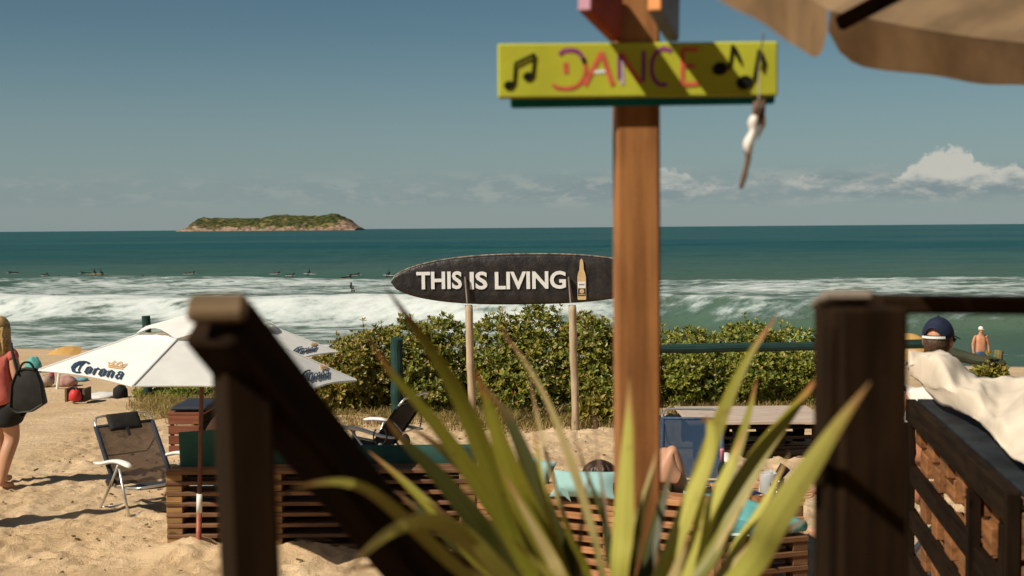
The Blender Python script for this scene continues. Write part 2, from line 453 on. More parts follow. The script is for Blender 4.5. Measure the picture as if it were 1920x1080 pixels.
def leaf_mat(name, stops, trans=.3, spec=.35, rough=.42):
    mt, t, b, out = new_mat(name)
    ge = t.nodes.new('ShaderNodeNewGeometry'); cr = t.nodes.new('ShaderNodeValToRGB')
    cr.color_ramp.interpolation = 'LINEAR'; e = cr.color_ramp.elements
    while len(e) < len(stops): e.new(.5)
    for k, (p, c) in enumerate(stops): e[k].position = p; e[k].color = (*c, 1)
    t.links.new(ge.outputs['Random Per Island'], cr.inputs[0]); t.links.new(cr.outputs[0], b.inputs['Base Color'])
    b.inputs['Roughness'].default_value = rough; b.inputs['Specular IOR Level'].default_value = spec
    tr = t.nodes.new('ShaderNodeBsdfTranslucent'); t.links.new(cr.outputs[0], tr.inputs['Color'])
    ms = t.nodes.new('ShaderNodeMixShader'); ms.inputs[0].default_value = trans
    t.links.new(b.outputs[0], ms.inputs[1]); t.links.new(tr.outputs[0], ms.inputs[2]); t.links.new(ms.outputs[0], out.inputs['Surface'])
    return mt
M_LEAF = leaf_mat('shrub_leaf', [(0, (0.049, 0.075, 0.010)), (.40, (0.166, 0.197, 0.022)), (.70, (0.322, 0.320, 0.044)), (.90, (0.371, 0.309, 0.068)), (1, (0.439, 0.224, 0.058))], spec=.5)
M_LEAFY = leaf_mat('yellowing_shrub_leaf', [(0, (0.063, 0.076, 0.012)), (.4, (0.205, 0.203, 0.027)), (.7, (0.371, 0.320, 0.054)), (1, (0.449, 0.298, 0.088))], spec=.5)
M_LEAFD = leaf_mat('dense_hedge_leaf', [(0, (0.054, 0.086, 0.012)), (.45, (0.186, 0.224, 0.027)), (.8, (0.351, 0.362, 0.054)), (1, (0.410, 0.298, 0.078))], spec=.5)
M_GRASS = leaf_mat('dry_grass', [(0, (.20, .16, .045)), (.5, (.32, .24, .085)), (1, (.42, .32, .14))], spec=.1, rough=.8)
M_TWIG = simple('brown_twig', (.13, .085, .045), .8, .2)

def blade_mat(name, low, mid, tip, trans=.25):
    """long leaf: colour runs along its length (attribute), as the leaf itself is coloured"""
    mt, t, b, out = new_mat(name); q = Mx(t)
    at = t.nodes.new('ShaderNodeAttribute'); at.attribute_name = 'along'
    ac = t.nodes.new('ShaderNodeAttribute'); ac.attribute_name = 'across'
    tc = t.nodes.new('ShaderNodeTexCoord'); n = q.noise(tc.outputs['Object'], 14, 3)
    st = q.noise(q.xyz(q.op('MULTIPLY', ac.outputs['Fac'], 26.0), q.op('MULTIPLY', at.outputs['Fac'], 1.6), 0.0), 1.0, 3)
    cr = t.nodes.new('ShaderNodeValToRGB'); e = cr.color_ramp.elements
    stops = [(0, low), (.5, mid), (.78, mid), (.90, tip), (1, tuple(x * .6 for x in tip))]
    while len(e) < len(stops): e.new(.5)
    for k, (p, c) in enumerate(stops): e[k].position = p; e[k].color = (*c, 1)
    t.links.new(q.op('ADD', at.outputs['Fac'], q.op('MULTIPLY', q.op('SUBTRACT', n, .5), .22)), cr.inputs[0])
    vm = t.nodes.new('ShaderNodeVectorMath'); vm.operation = 'SCALE'; t.links.new(cr.outputs[0], vm.inputs[0])
    t.links.new(q.op('ADD', q.op('MULTIPLY', st, 1.1), .42), vm.inputs['Scale'])
    sp_n = q.noise(tc.outputs['Object'], 55, 3, .7)
    spot = q.mix(q.op('MULTIPLY', q.smooth(sp_n, .63, .70), .7), vm.outputs[0], tuple(x * .45 for x in tip))
    rib = q.smooth(q.op('ABSOLUTE', q.op('SUBTRACT', ac.outputs['Fac'], .5)), .07, .0)
    spot = q.mix(q.op('MULTIPLY', rib, .35), spot, tuple(min(1, x * 1.5 + .03) for x in mid))
    edge = q.smooth(q.op('ABSOLUTE', q.op('SUBTRACT', ac.outputs['Fac'], .5)), .43, .5)
    spot = q.mix(q.op('MULTIPLY', edge, .5), spot, tuple(x * .8 for x in tip))
    t.links.new(spot, b.inputs['Base Color']); b.inputs['Roughness'].default_value = .45
    b.inputs['Specular IOR Level'].default_value = .3
    tr = t.nodes.new('ShaderNodeBsdfTranslucent'); t.links.new(vm.outputs[0], tr.inputs['Color'])
    ms = t.nodes.new('ShaderNodeMixShader'); ms.inputs[0].default_value = trans
    t.links.new(b.outputs[0], ms.inputs[1]); t.links.new(tr.outputs[0], ms.inputs[2]); t.links.new(ms.outputs[0], out.inputs['Surface'])
    return mt
B_GREEN = blade_mat('flax_leaf_green', (.15, .155, .014), (.24, .225, .024), (.30, .12, .035))
B_YELLOW = blade_mat('flax_leaf_yellow', (.36, .36, .06), (.50, .475, .105), (.46, .27, .10))
B_SHADE = blade_mat('flax_leaf_shade_tone', (.030, .035, .006), (.048, .052, .008), (.14, .07, .02))  # dark leaf colour stands in for shade inside the clump
B_DRY = blade_mat('flax_leaf_dry', (.26, .23, .06), (.46, .37, .16), (.44, .24, .11))
B_STALK = blade_mat('flax_leaf_brown', (.07, .04, .015), (.15, .075, .025), (.24, .10, .04))

def sand_mat():
    mt, t, b, out = new_mat('beach_sand'); q = Mx(t)
    tc = t.nodes.new('ShaderNodeTexCoord'); o = tc.outputs['Object']
    n1 = q.noise(o, .9, 5); n2 = q.noise(o, 16, 6, .68); n3 = q.noise(o, 120, 2)
    c = q.mix(q.smooth(n1, .3, .7), (.59, .41, .235), (.71, .525, .335))
    c = q.mix(q.smooth(n2, .58, .72), c, (.33, .205, .105))
    c = q.mix(q.smooth(n2, .715, .75), c, (.085, .05, .027))
    c = q.mix(q.op('MULTIPLY', q.smooth(n3, .45, .75), .35), c, (.62, .45, .27))
    at = t.nodes.new('ShaderNodeAttribute'); at.attribute_name = 'wet'
    c = q.mix(at.outputs['Fac'], c, (.22, .165, .11))
    t.links.new(c, b.inputs['Base Color'])
    t.links.new(q.smooth(at.outputs['Fac'], 0, 1, .9, .35), b.inputs['Roughness']); b.inputs['Specular IOR Level'].default_value = .2
    h = q.op('ADD', q.op('MULTIPLY', n2, .7), q.op('MULTIPLY', n3, .3))
    bp = t.nodes.new('ShaderNodeBump'); bp.inputs['Strength'].default_value = .9; bp.inputs['Distance'].default_value = .05
    t.links.new(h, bp.inputs['Height']); t.links.new(bp.outputs[0], b.inputs['Normal']); return mt
def sea_mat():
    mt, t, b, out = new_mat('sea_water'); q = Mx(t)
    tc = t.nodes.new('ShaderNodeTexCoord'); o = tc.outputs['Object']
    def A(n):
        a = t.nodes.new('ShaderNodeAttribute'); a.attribute_name = n; return a.outputs['Fac']
    foam, shal = A('foam'), A('shallow')
    mp = t.nodes.new('ShaderNodeMapping'); mp.inputs['Scale'].default_value = (.045, .16, .5); t.links.new(o, mp.inputs[0])
    n1 = q.noise(mp.outputs[0], 1.0, 7, .62)
    mp2 = t.nodes.new('ShaderNodeMapping'); mp2.inputs['Scale'].default_value = (.30, .85, 1.0); t.links.new(o, mp2.inputs[0])
    n2 = q.noise(mp2.outputs[0], 1.0, 7, .66)
    mp3 = t.nodes.new('ShaderNodeMapping'); mp3.inputs['Scale'].default_value = (.0035, .012, .05); t.links.new(o, mp3.inputs[0])
    n3 = q.noise(mp3.outputs[0], 1.0, 5)
    deep = q.mix(q.smooth(n3, .38, .62), (.003, .053, .062), (.018, .074, .064))
    wat = q.mix(shal, deep, (.085, .130, .090))
    wat = q.mix(q.op('MULTIPLY', q.smooth(n1, .5, .66), .3), wat, (.018, .105, .105))
    mp4 = t.nodes.new('ShaderNodeMapping'); mp4.inputs['Scale'].default_value = (.9, 2.4, 1.0); t.links.new(o, mp4.inputs[0])
    n4 = q.noise(mp4.outputs[0], 1.0, 5, .62)
    nn = q.op('ADD', q.op('MULTIPLY', n1, .25), q.op('ADD', q.op('MULTIPLY', n2, .45), q.op('MULTIPLY', n4, .30)))
    fm = q.smooth(q.op('ADD', foam, q.op('MULTIPLY', q.op('SUBTRACT', nn, .5), 3.4)), .36, .84)
    fm = q.op('MULTIPLY', fm, q.smooth(foam, .02, .12))
    fb_ = q.op('ADD', q.op('MULTIPLY', q.op('SUBTRACT', nn, .5), 2.4), q.op('MULTIPLY', q.op('SUBTRACT', foam, .72), 1.0))
    fcol = q.mix(q.smooth(fb_, -.22, .42), (.20, .27, .26), (.60, .64, .63))
    c = q.mix(fm, wat, fcol)
    t.links.new(c, b.inputs['Base Color'])
    t.links.new(q.smooth(fm, 0, 1, .30, .9), b.inputs['Roughness'])
    b.inputs['Specular IOR Level'].default_value = .05; b.inputs['IOR'].default_value = 1.2
    bp = t.nodes.new('ShaderNodeBump'); bp.inputs['Strength'].default_value = .9; bp.inputs['Distance'].default_value = .30
    t.links.new(q.op('ADD', n2, q.op('MULTIPLY', fm, .4)), bp.inputs['Height']); t.links.new(bp.outputs[0], b.inputs['Normal']); return mt

# ------------------------------------------------------------------ beach and sea
SEA = -2.8
def gz_a(x, y):
    t = y + .26 * x; u = np.maximum(t - 19.0, 0)
    z = -0.092 * (np.sqrt(u * u + 9) - 3)
    z = np.where(y > 80, np.maximum(z, -9.0), np.maximum(z, -9.0))
    return z
def gz(x, y): return float(gz_a(np.array([x]), np.array([y]))[0])
DIMP = [(rng.uniform(-5.2, 5.2), rng.uniform(8.8, 19), rng.uniform(.05, .13), rng.uniform(.012, .038), rng.uniform(0, 3.14)) for _ in range(2000)]
def build_beach():
    ys = np.concatenate([np.array([-60, -20, -8, 0, 4, 7]), np.arange(8.6, 19.6, .034), np.arange(19.6, 62, .28), 62 * np.geomspace(1.01, 700, 34)])
    xs_in = np.arange(-5.4, 5.4, .034); g = 5.45 + np.geomspace(.3, 40000, 44)
    xs = np.concatenate([-g[::-1], xs_in, g]); X, Y = np.meshgrid(xs, ys); Z = gz_a(X, Y)
    near = sstep(Y, 7, 9) * (1 - sstep(Y, 30, 48))
    Z = Z + near * ((fbm(X * .9, Y * .9, 3, 3) - .5) * .09 + (fbm(X * 4.2, Y * 4.2, 3, 9) - .5) * .060 + (fbm(X * 12, Y * 12, 2, 19) - .5) * .042)
    for cx, cy, r, dp, a in DIMP:
        i0, i1 = np.searchsorted(ys, (cy - 3 * r, cy + 3 * r)); j0, j1 = np.searchsorted(xs, (cx - 3 * r, cx + 3 * r))
        dx, dy = X[i0:i1, j0:j1] - cx, Y[i0:i1, j0:j1] - cy
        u = (dx * math.cos(a) + dy * math.sin(a)) / r; v = (-dx * math.sin(a) + dy * math.cos(a)) / (r * .55)
        q = u * u + v * v
        Z[i0:i1, j0:j1] += -dp * np.exp(-q * 1.6) + .4 * dp * np.exp(-(np.sqrt(q) - 1.35) ** 2 * 5)
    for px, py, r, h in ((330, 1035, .22, .06), (395, 1035, .25, .07), (560, 1030, .3, .05), (360, 1050, .2, .05)):
        p = G(px, py); Z += h * np.exp(-((X - p.x) ** 2 + (Y - p.y) ** 2) / (r * r)) * (.6 + .8 * fbm(X * 9, Y * 9, 3, 4))
    far = sstep(Y, 200, 3000); Z = Z - far * 30
    wet = sstep(-Z, 2.35, 2.75) * (Y < 200)
    me = grid_mesh('beach', X, Y, Z, {'wet': wet.astype(float)})
    o = mesh_obj('beach', me, sand_mat()); o['kind'] = 'structure'
build_beach()
def crest(x): return 70.0 - .27 * x
def build_sea():
    ys = np.concatenate([np.arange(36, 84, .22), np.arange(84, 150, .55), np.arange(150, 420, 2.2), 420 * np.geomspace(1.01, 110, 46)])
    xs_in = np.arange(-46, 46, .38); g = 46.3 + np.geomspace(.6, 46000, 40)
    xs = np.concatenate([-g[::-1], xs_in, g]); X, Y = np.meshgrid(xs, ys)
    yc = crest(np.clip(X, -60, 60)) + (fbm(X * .06, X * 0 + 2, 3, 21) - .5) * 7
    s = Y - yc
    H = 1.45 * (.75 + .5 * fbm(X * .05, X * 0 + 9, 2, 31))
    wv = H * np.where(s < 0, np.exp(-(s / 1.5) ** 2), np.exp(-(s / 8.0) ** 2))
    s2 = Y - (118 - .22 * np.clip(X, -80, 80) + (fbm(X * .03, X * 0, 3, 41) - .5) * 16)
    wv += .55 * np.where(s2 < 0, np.exp(-(s2 / 3.5) ** 2), np.exp(-(s2 / 10.) ** 2))
    s3 = Y - (54.5 - .24 * np.clip(X, -60, 60) + (fbm(X * .09, X * 0, 3, 51) - .5) * 3)
    wv += .20 * np.where(s3 < 0, np.exp(-(s3 / .8) ** 2), np.exp(-(s3 / 2.5) ** 2))
    fade = 1 - sstep(Y, 300, 900)
    swell = (fbm(X * .018, Y * .055, 3, 61) - .5) * 1.1 + (fbm(X * .10, Y * .24, 4, 71) - .5) * .55 + (fbm(X * .5, Y * 1.0, 4, 81) - .5) * .24
    shoal = sstep(Y, 48, 80)
    Z = SEA + wv + swell * (.25 + .75 * shoal) * fade
    big = fbm(X * .03, Y * .06, 4, 91)
    left = 1 - sstep(X, 0, 12)
    foam = np.zeros_like(X)
    up_edge = 116 + 19 * sstep(X, -54, -38) + (fbm(X * .045, X * 0 + 3, 4, 101) - .5) * 18
    back = sstep(s, -1.0, 1.2) * (1 - sstep(Y, up_edge - 9, up_edge + 3))
    foam = np.maximum(foam, back * (.50 + .42 * big))
    foam = np.maximum(foam, np.exp(-((s - .6) / 2.6) ** 2) * (.72 + .35 * left))
    front = sstep(s, -4.2, -1.2) * (1 - sstep(s, 0, 2.))
    foam = np.maximum(foam, front * left * .96)
    foam = np.maximum(foam, np.exp(-((s2 + .5) / 3.2) ** 2) * (.40 + .55 * fbm(X * .05, Y * .01, 3, 111)))
    inner = (1 - sstep(s, -2.5, .5))
    foam = np.maximum(foam, inner * (left * (.70 + .34 * (big - .5)) + .08))
    foam = np.maximum(foam, np.exp(-((s3) / 1.1) ** 2) * (.35 + .5 * left) * inner)
    shore = 50.5 - .26 * X
    foam = np.maximum(foam, np.exp(-((Y - shore - .8) / 1.2) ** 2) * .75)
    shal = (1 - sstep(Y, 60, 330)) * .85 + .0
    shal = np.maximum(shal * (.75 + .5 * (fbm(X * .01, Y * .05, 3, 121) - .3)), np.exp(-((s + 1.2) / 2.5) ** 2) * .9)
    me = grid_mesh('sea', X, Y, Z, {'foam': foam, 'shallow': np.clip(shal, 0, 1)})
    o = mesh_obj('sea', me, sea_mat()); o['kind'] = 'structure'
build_sea()

def build_island():
    D = 6000.0; cx = (510 - 960) / FPX * D; W = 330 / FPX * D; dep = 420.0
    prof = [(0, 3), (10, 6), (18, 14), (27, 22), (40, 25), (55, 23), (80, 22), (110, 22), (140, 22.5), (165, 26), (185, 27), (205, 26), (240, 26), (262, 26.5), (275, 29), (290, 28), (300, 24), (310, 18), (318, 11), (326, 5), (330, 2)]
    px, pz = np.array([p[0] for p in prof]), np.array([p[1] for p in prof])
    u = np.linspace(0, 1, 260); v = np.linspace(0, 1, 90); U, V = np.meshgrid(u, v)
    X = cx - W / 2 + U * W; Y = D + (V - .35) * dep
    ridge = np.interp(U * 330, px, pz) / FPX * D
    s = np.sin(np.clip(V, 0, 1) * math.pi) ** .55
    Z = SEA - 4 + ridge * s * (.80 + .40 * fbm(X * .013, Y * .013, 5, 7)) + 5
    Z += (fbm(X * .05, Y * .05, 4, 8) - .5) * 9 * s
    Z = np.where((V < .01) | (V > .99) | (U < .002) | (U > .998), SEA - 8, Z)
    mt, t, b, out = new_mat('island_scrub_and_rock'); q = Mx(t)
    ge = t.nodes.new('ShaderNodeNewGeometry'); sp = t.nodes.new('ShaderNodeSeparateXYZ'); t.links.new(ge.outputs['Position'], sp.inputs[0])
    n = q.noise(ge.outputs['Position'], .016, 6, .65); n2 = q.noise(ge.outputs['Position'], .05, 4)
    h = q.op('ADD', sp.outputs[2], q.op('MULTIPLY', q.op('SUBTRACT', n, .5), 110.0))
    g = q.mix(q.smooth(n2, .4, .62), (.026, .036, .014), (.085, .085, .030))
    g = q.mix(q.smooth(n, .56, .66), g, (.19, .15, .06))
    fx = q.smooth(sp.outputs[0], -869.250000, -720.750000)
    h = q.op('SUBTRACT', h, q.op('MULTIPLY', fx, 34.0))
    rk = q.mix(q.smooth(n2, .35, .65), (.17, .105, .075), (.40, .27, .19))
    c = q.mix(q.smooth(h, 6, 22), rk, g)
    t.links.new(c, b.inputs['Base Color']); b.inputs['Roughness'].default_value = .95; b.inputs['Specular IOR Level'].default_value = .05
    o = mesh_obj('island', grid_mesh('island', X, Y, Z), mt); o['kind'] = 'structure'
build_island()

# ------------------------------------------------------------------ plants
def leaf_geo(v, f, base, d, n, L, w, fold=.18):
    """one obovate leaf of four triangles"""
    sd = d.cross(n); sd = sd.normalized() if sd.length > 1e-5 else Vector((1, 0, 0)); n = sd.cross(d).normalized(); b = len(v)
    c = base + d * L * .58 - n * w * fold
    v += [base, base + d * L * .62 + sd * w * .5, base + d * L - n * L * .12, base + d * L * .62 - sd * w * .5, c]
    f += [[b, b + 1, b + 4], [b, b + 4, b + 3], [b + 4, b + 1, b + 2], [b + 4, b + 2, b + 3]]
def rosette(v, f, c, ax, rnd, L, k=7):
    ax = ax.normalized(); a0 = rnd.random() * 6.3
    s1 = ax.orthogonal().normalized(); s2 = ax.cross(s1)
    for i in range(k):
        a = a0 + i * 2.4; tl = rnd.uniform(.35, 1.25)
        d = (s1 * math.cos(a) + s2 * math.sin(a)) * math.sin(tl) + ax * math.cos(tl)
        n = ax * math.sin(tl) - (s1 * math.cos(a) + s2 * math.sin(a)) * math.cos(tl)
        n = n + Vector((rnd.uniform(-.3, .3), rnd.uniform(-.3, .3), rnd.uniform(-.3, .3)))
        leaf_geo(v, f, c + d * .008, d.normalized(), n.normalized(), L * rnd.uniform(.65, 1.2), L * rnd.uniform(.42, .58))
def bush(label, blobs, nros, mat, seed, L=.076, sprigs=18, tops=None, group=None):
    rnd = random.Random(seed)
    cx = sum(b[0].x for b in blobs) / len(blobs); cy = sum(b[0].y for b in blobs) / len(blobs)
    t = thing('bush', label, 'bush', (cx, cy, gz(cx, cy)), group=group)
    v, f = [], []; wts = [b[1][0] * b[1][2] for b in blobs]
    tips = []
    for i in range(int(nros * 2.5)):
        c, r = rnd.choices(blobs, wts)[0]
        d = Vector((rnd.gauss(0, 1), rnd.gauss(0, 1) - .35, rnd.gauss(0, 1) + .25)).normalized()
        k = rnd.uniform(.86, 1.05) if rnd.random() < .7 else rnd.uniform(.45, .86)
        p = c + Vector((d.x * r[0], d.y * r[1], d.z * r[2])) * k
        if p.z < gz(p.x, p.y) + .03: continue
        ax = (d + Vector((0, 0, .5)) + Vector((rnd.uniform(-.5, .5), rnd.uniform(-.6, .3), rnd.uniform(-.3, .5)))).normalized()
        rosette(v, f, p, ax, rnd, L, rnd.choice((5, 6, 7, 8)))
        if d.z > .35 and k > .9: tips.append((p, ax))
    o = mesh_obj('foliage', pydata('foliage', v, f), mat, t); o['kind'] = 'stuff'
    # branching wood inside the leaves
    w = MB()
    for c, r in blobs:
        for k in range(7):
            g0 = Vector((c.x + rnd.uniform(-.15, .15), c.y + rnd.uniform(-.1, .1), gz(c.x, c.y) - .05))
            e = c + Vector((rnd.uniform(-.8, .8) * r[0], rnd.uniform(-.8, .8) * r[1], rnd.uniform(.2, .8) * r[2]))
            mid = (g0 + e) / 2 + Vector((rnd.uniform(-.1, .1), rnd.uniform(-.1, .1), .1))
            w.tube(catmull([g0, mid, e], 6), [.020, .018, .016, .013, .010, .007, .005], 5)
    w.build('stem', M_TWIG, t)
    rnd.shuffle(tips)
    for p, ax in tips[:sprigs]:
        h = rnd.uniform(.07, .20); e = p + Vector((rnd.uniform(-.05, .05), rnd.uniform(-.04, .04), h))
        sv, sf = [], []
        for q in (.5, 1.0): rosette(sv, sf, p.lerp(e, q), Vector((rnd.uniform(-.3, .3), rnd.uniform(-.3, .1), 1)), rnd, L * .92, 6 if q > .9 else 3)
        b = MB(); b.tube([p - Vector((0, 0, .06)), p.lerp(e, .5), e], [.006, .005, .004], 5); nb = len(b.f)
        b.add(sv, sf)
        me = pydata('sprig', b.v, b.f); me.materials.append(mat); me.materials.append(M_TWIG)
        me.polygons.foreach_set('material_index', [1] * nb + [0] * len(sf))
        mesh_obj('sprig', me, None, t)
    return t
def blob(px, py_top, py_bot, hw, d, dep=.75):
    """a lump of crown from its middle, top and foot on the photo and its half width in pixels"""
    top, bot = P(px, py_top, d), P(px, py_bot, d); c = (top + bot) / 2
    return (Vector((c.x, d, c.z)), (hw / FPX * d, dep, (top.z - bot.z) / 2 * 1.02))
bush('yellowing shrub with sparse lower leaves, right beside the white parasols',
     [blob(655, 640, 790, 52, 17.6), blob(700, 622, 790, 60, 17.9), blob(615, 668, 780, 40, 17.4, .5)], 560, M_LEAFY, 1)
bush('leafy shrub behind the short green post',
     [blob(765, 608, 790, 75, 18.0), blob(830, 600, 795, 65, 18.2), blob(800, 690, 800, 60, 17.3, .5)], 760, M_LEAF, 2)
bush('tallest green shrub, directly under the surfboard sign between its two poles',
     [blob(935, 598, 795, 72, 18.1), blob(1010, 578, 795, 72, 18.2), blob(975, 680, 800, 85, 17.4, .55)], 900, M_LEAF, 3, sprigs=18)
bush('green shrub behind the tall brown post that carries the yellow sign',
     [blob(1100, 596, 795, 62, 17.9), blob(1170, 618, 795, 65, 18.0), blob(1130, 690, 795, 60, 17.3, .5)], 760, M_LEAF, 4)
bush('broad dense hedge shrub with the dark green rail running in front of it',
     [blob(1290, 622, 785, 85, 18.6), blob(1400, 612, 785, 85, 18.7), blob(1495, 622, 785, 80, 18.6), blob(1560, 645, 785, 70, 18.6),
      blob(1300, 665, 790, 80, 17.9, .45), blob(1430, 660, 790, 90, 17.9, .45), blob(1530, 665, 790, 70, 17.9, .45)], 2300, M_LEAFD, 5, L=.070, sprigs=26)
bush('low clipped-looking green shrub under the rim of the large white parasol',
     [blob(300, 728, 758, 55, 19.3, .5), blob(365, 725, 760, 50, 19.0, .5)], 330, M_LEAFD, 6, L=.07, sprigs=6)
bush('small big-leaved weed at the foot of the sign pole beside the tall post',
     [blob(1108, 755, 792, 30, 16.3, .22), blob(1135, 765, 792, 22, 16.3, .2)], 60, M_LEAFY, 7, L=.12, sprigs=3)
bush('tiny leafy plant by the broken end of the log rail',
     [blob(1850, 690, 712, 16, 15.0, .15), blob(1872, 686, 706, 12, 15.0, .12)], 26, M_LEAFY, 8, L=.09, sprigs=2)

def grass(name, patches, n, h0, h1, seed, mat):
    rnd = random.Random(seed); v, f = [], []
    for i in range(n):
        x0, x1, y0, y1 = rnd.choices(patches, [(p[1] - p[0]) * (p[3] - p[2]) for p in patches])[0]
        px = rnd.uniform(x0, x1); py = rnd.uniform(y0, y1)
        edge = min(1, (px - x0) / 40, (x1 - px) / 40, (py - y0) / 8 + .3, (y1 - py) / 8)
        if rnd.random() > edge + .1: continue
        g = G(px, py); g.z = gz(g.x, g.y) - .01
        for k in range(4):
            h = rnd.uniform(h0, h1); a = rnd.uniform(0, 6.3); w = .0035 + .003 * rnd.random(); b = len(v)
            bs = g + Vector((rnd.uniform(-.05, .05), rnd.uniform(-.05, .05), 0)); d = Vector((math.cos(a), math.sin(a), 0)); sd = Vector((-d.y, d.x, 0))
            ln = rnd.uniform(.3, 1.6) * h
            v += [bs - sd * w, bs + sd * w, bs + d * ln * .35 + sd * w * .8 + Vector((0, 0, h * .65)), bs + d * ln * .35 - sd * w * .8 + Vector((0, 0, h * .65)), bs + d * ln + Vector((0, 0, h))]
            f += [[b, b + 1, b + 2, b + 3], [b + 3, b + 2, b + 4]]
    o = mesh_obj(name, pydata(name, v, f), mat); o['kind'] = 'stuff'; return o
setp(grass('dry_grass', [(600, 1200, 752, 800), (600, 760, 735, 790), (820, 1150, 762, 808), (1240, 1560, 750, 785)], 5200, .04, .17, 21, M_GRASS), 'dry yellow grass along the foot of the shrubs', 'grass')
setp(grass('beach_grass', [(235, 420, 742, 792), (300, 480, 750, 800)], 1900, .05, .17, 22, M_GRASS), 'dry grass patch on the sand under the white parasol', 'grass')

def litter():
    rnd = random.Random(77); mb = MB()
    for i in range(420):
        x, y = rnd.uniform(-5, 2.2), rnd.uniform(9.2, 17); r = rnd.uniform(.006, .020); z = gz(x, y) + rnd.uniform(.0, .03)
        a = rnd.uniform(0, 6.3); q = Euler((rnd.uniform(-.4, .4), rnd.uniform(-.4, .4), a)).to_matrix()
        mb.box((x, y, z), (r * rnd.uniform(1, 3.2), r, r * .7), q)
    o = mb.build('beach_debris', M_TWIG); setp(o, 'scattered dry twigs and seaweed crumbs on the sand', 'debris', None, 'stuff')
litter()

# ------------------------------------------------------------------ log fence and surfboard sign
def log(name, a, b, r, mat, parent=None, taper=.92, seed=0, n=10):
    """round timber with a slightly uneven line, local X along it"""
    rnd = random.Random(seed); a, b = Vector(a), Vector(b); L = (b - a).length; M = frame(a, b - a, (0, 0, 1) if abs((b - a).normalized().z) < .9 else (0, 1, 0))
    mb = MB(); k = 9
    mb.tube([(L * i / k, rnd.uniform(-.1, .1) * r, rnd.uniform(-.1, .1) * r) for i in range(k + 1)], [r * (1 + (taper - 1) * i / k) * rnd.uniform(.95, 1.05) for i in range(k + 1)], n)
    return mesh_obj(name, pydata(name, mb.v, mb.f, False), mat, parent, M)
def log_post(px, py0, py1, d, r, label, seed, buried=.3):
    a, b = P(px, py1, d), P(px, py0, d); b.x = a.x; b.y = a.y; a.z -= buried
    o = log('fence_post', a, b, r, W_GREEN, None, .96, seed, 14); setp(o, label, 'post', 'green log posts of the beach fence'); return o
log_post(745, 634, 775, 16.9, .085, 'dark green round post sunk in front of the shrubs near the parasol', 1)
o = log_post(277, 592, 745, 19.0, .068, 'dark green post leaning behind the big white parasol', 2); 
rl = log('fence_rail', P(1180, 655, 17.0), P(1745, 645, 17.3), .062, W_GREEN, None, 1, 3); setp(rl, 'dark green log rail in front of the dense hedge', 'rail', 'green log rails of the beach fence')
rl = log('fence_rail', P(1735, 652, 15.4), P(1882, 686, 15.0), .070, wood('mossy_log_wood', (.020, .028, .016), (.055, .055, .030), rand=.1), None, 1, 4)
setp(rl, 'mossy broken log rail sloping down behind the man in the cap', 'rail', 'green log rails of the beach fence')
st = log('fence_stake', P(1862, 720, 15.1), P(1874, 658, 15.1), .055, wood('lichen_stake_wood', (.10, .09, .03), (.20, .16, .06), rand=.1), None, 1, 5)
setp(st, 'short lichen-covered stake holding the end of the broken rail', 'stake')
for k, (a, b, s) in enumerate((((600, 762), (700, 766), 6), ((950, 769), (1032, 772), 7), ((1040, 772), (1060, 773), 8))):
    A, B = G(*a), G(*b); A.z += .06; B.z += .06
    lg = log('ground_log', A, B, .055, wood('faded_green_log_%d' % k, (.09, .16, .13), (.16, .24, .19), rand=.1), None, 1, s)
    setp(lg, ['faded green log lying in the grass near the parasol', 'faded green log lying in the grass between the sign poles', 'short faded green log end beside the sign pole in the grass'][k], 'log', 'faded logs lying in the grass')

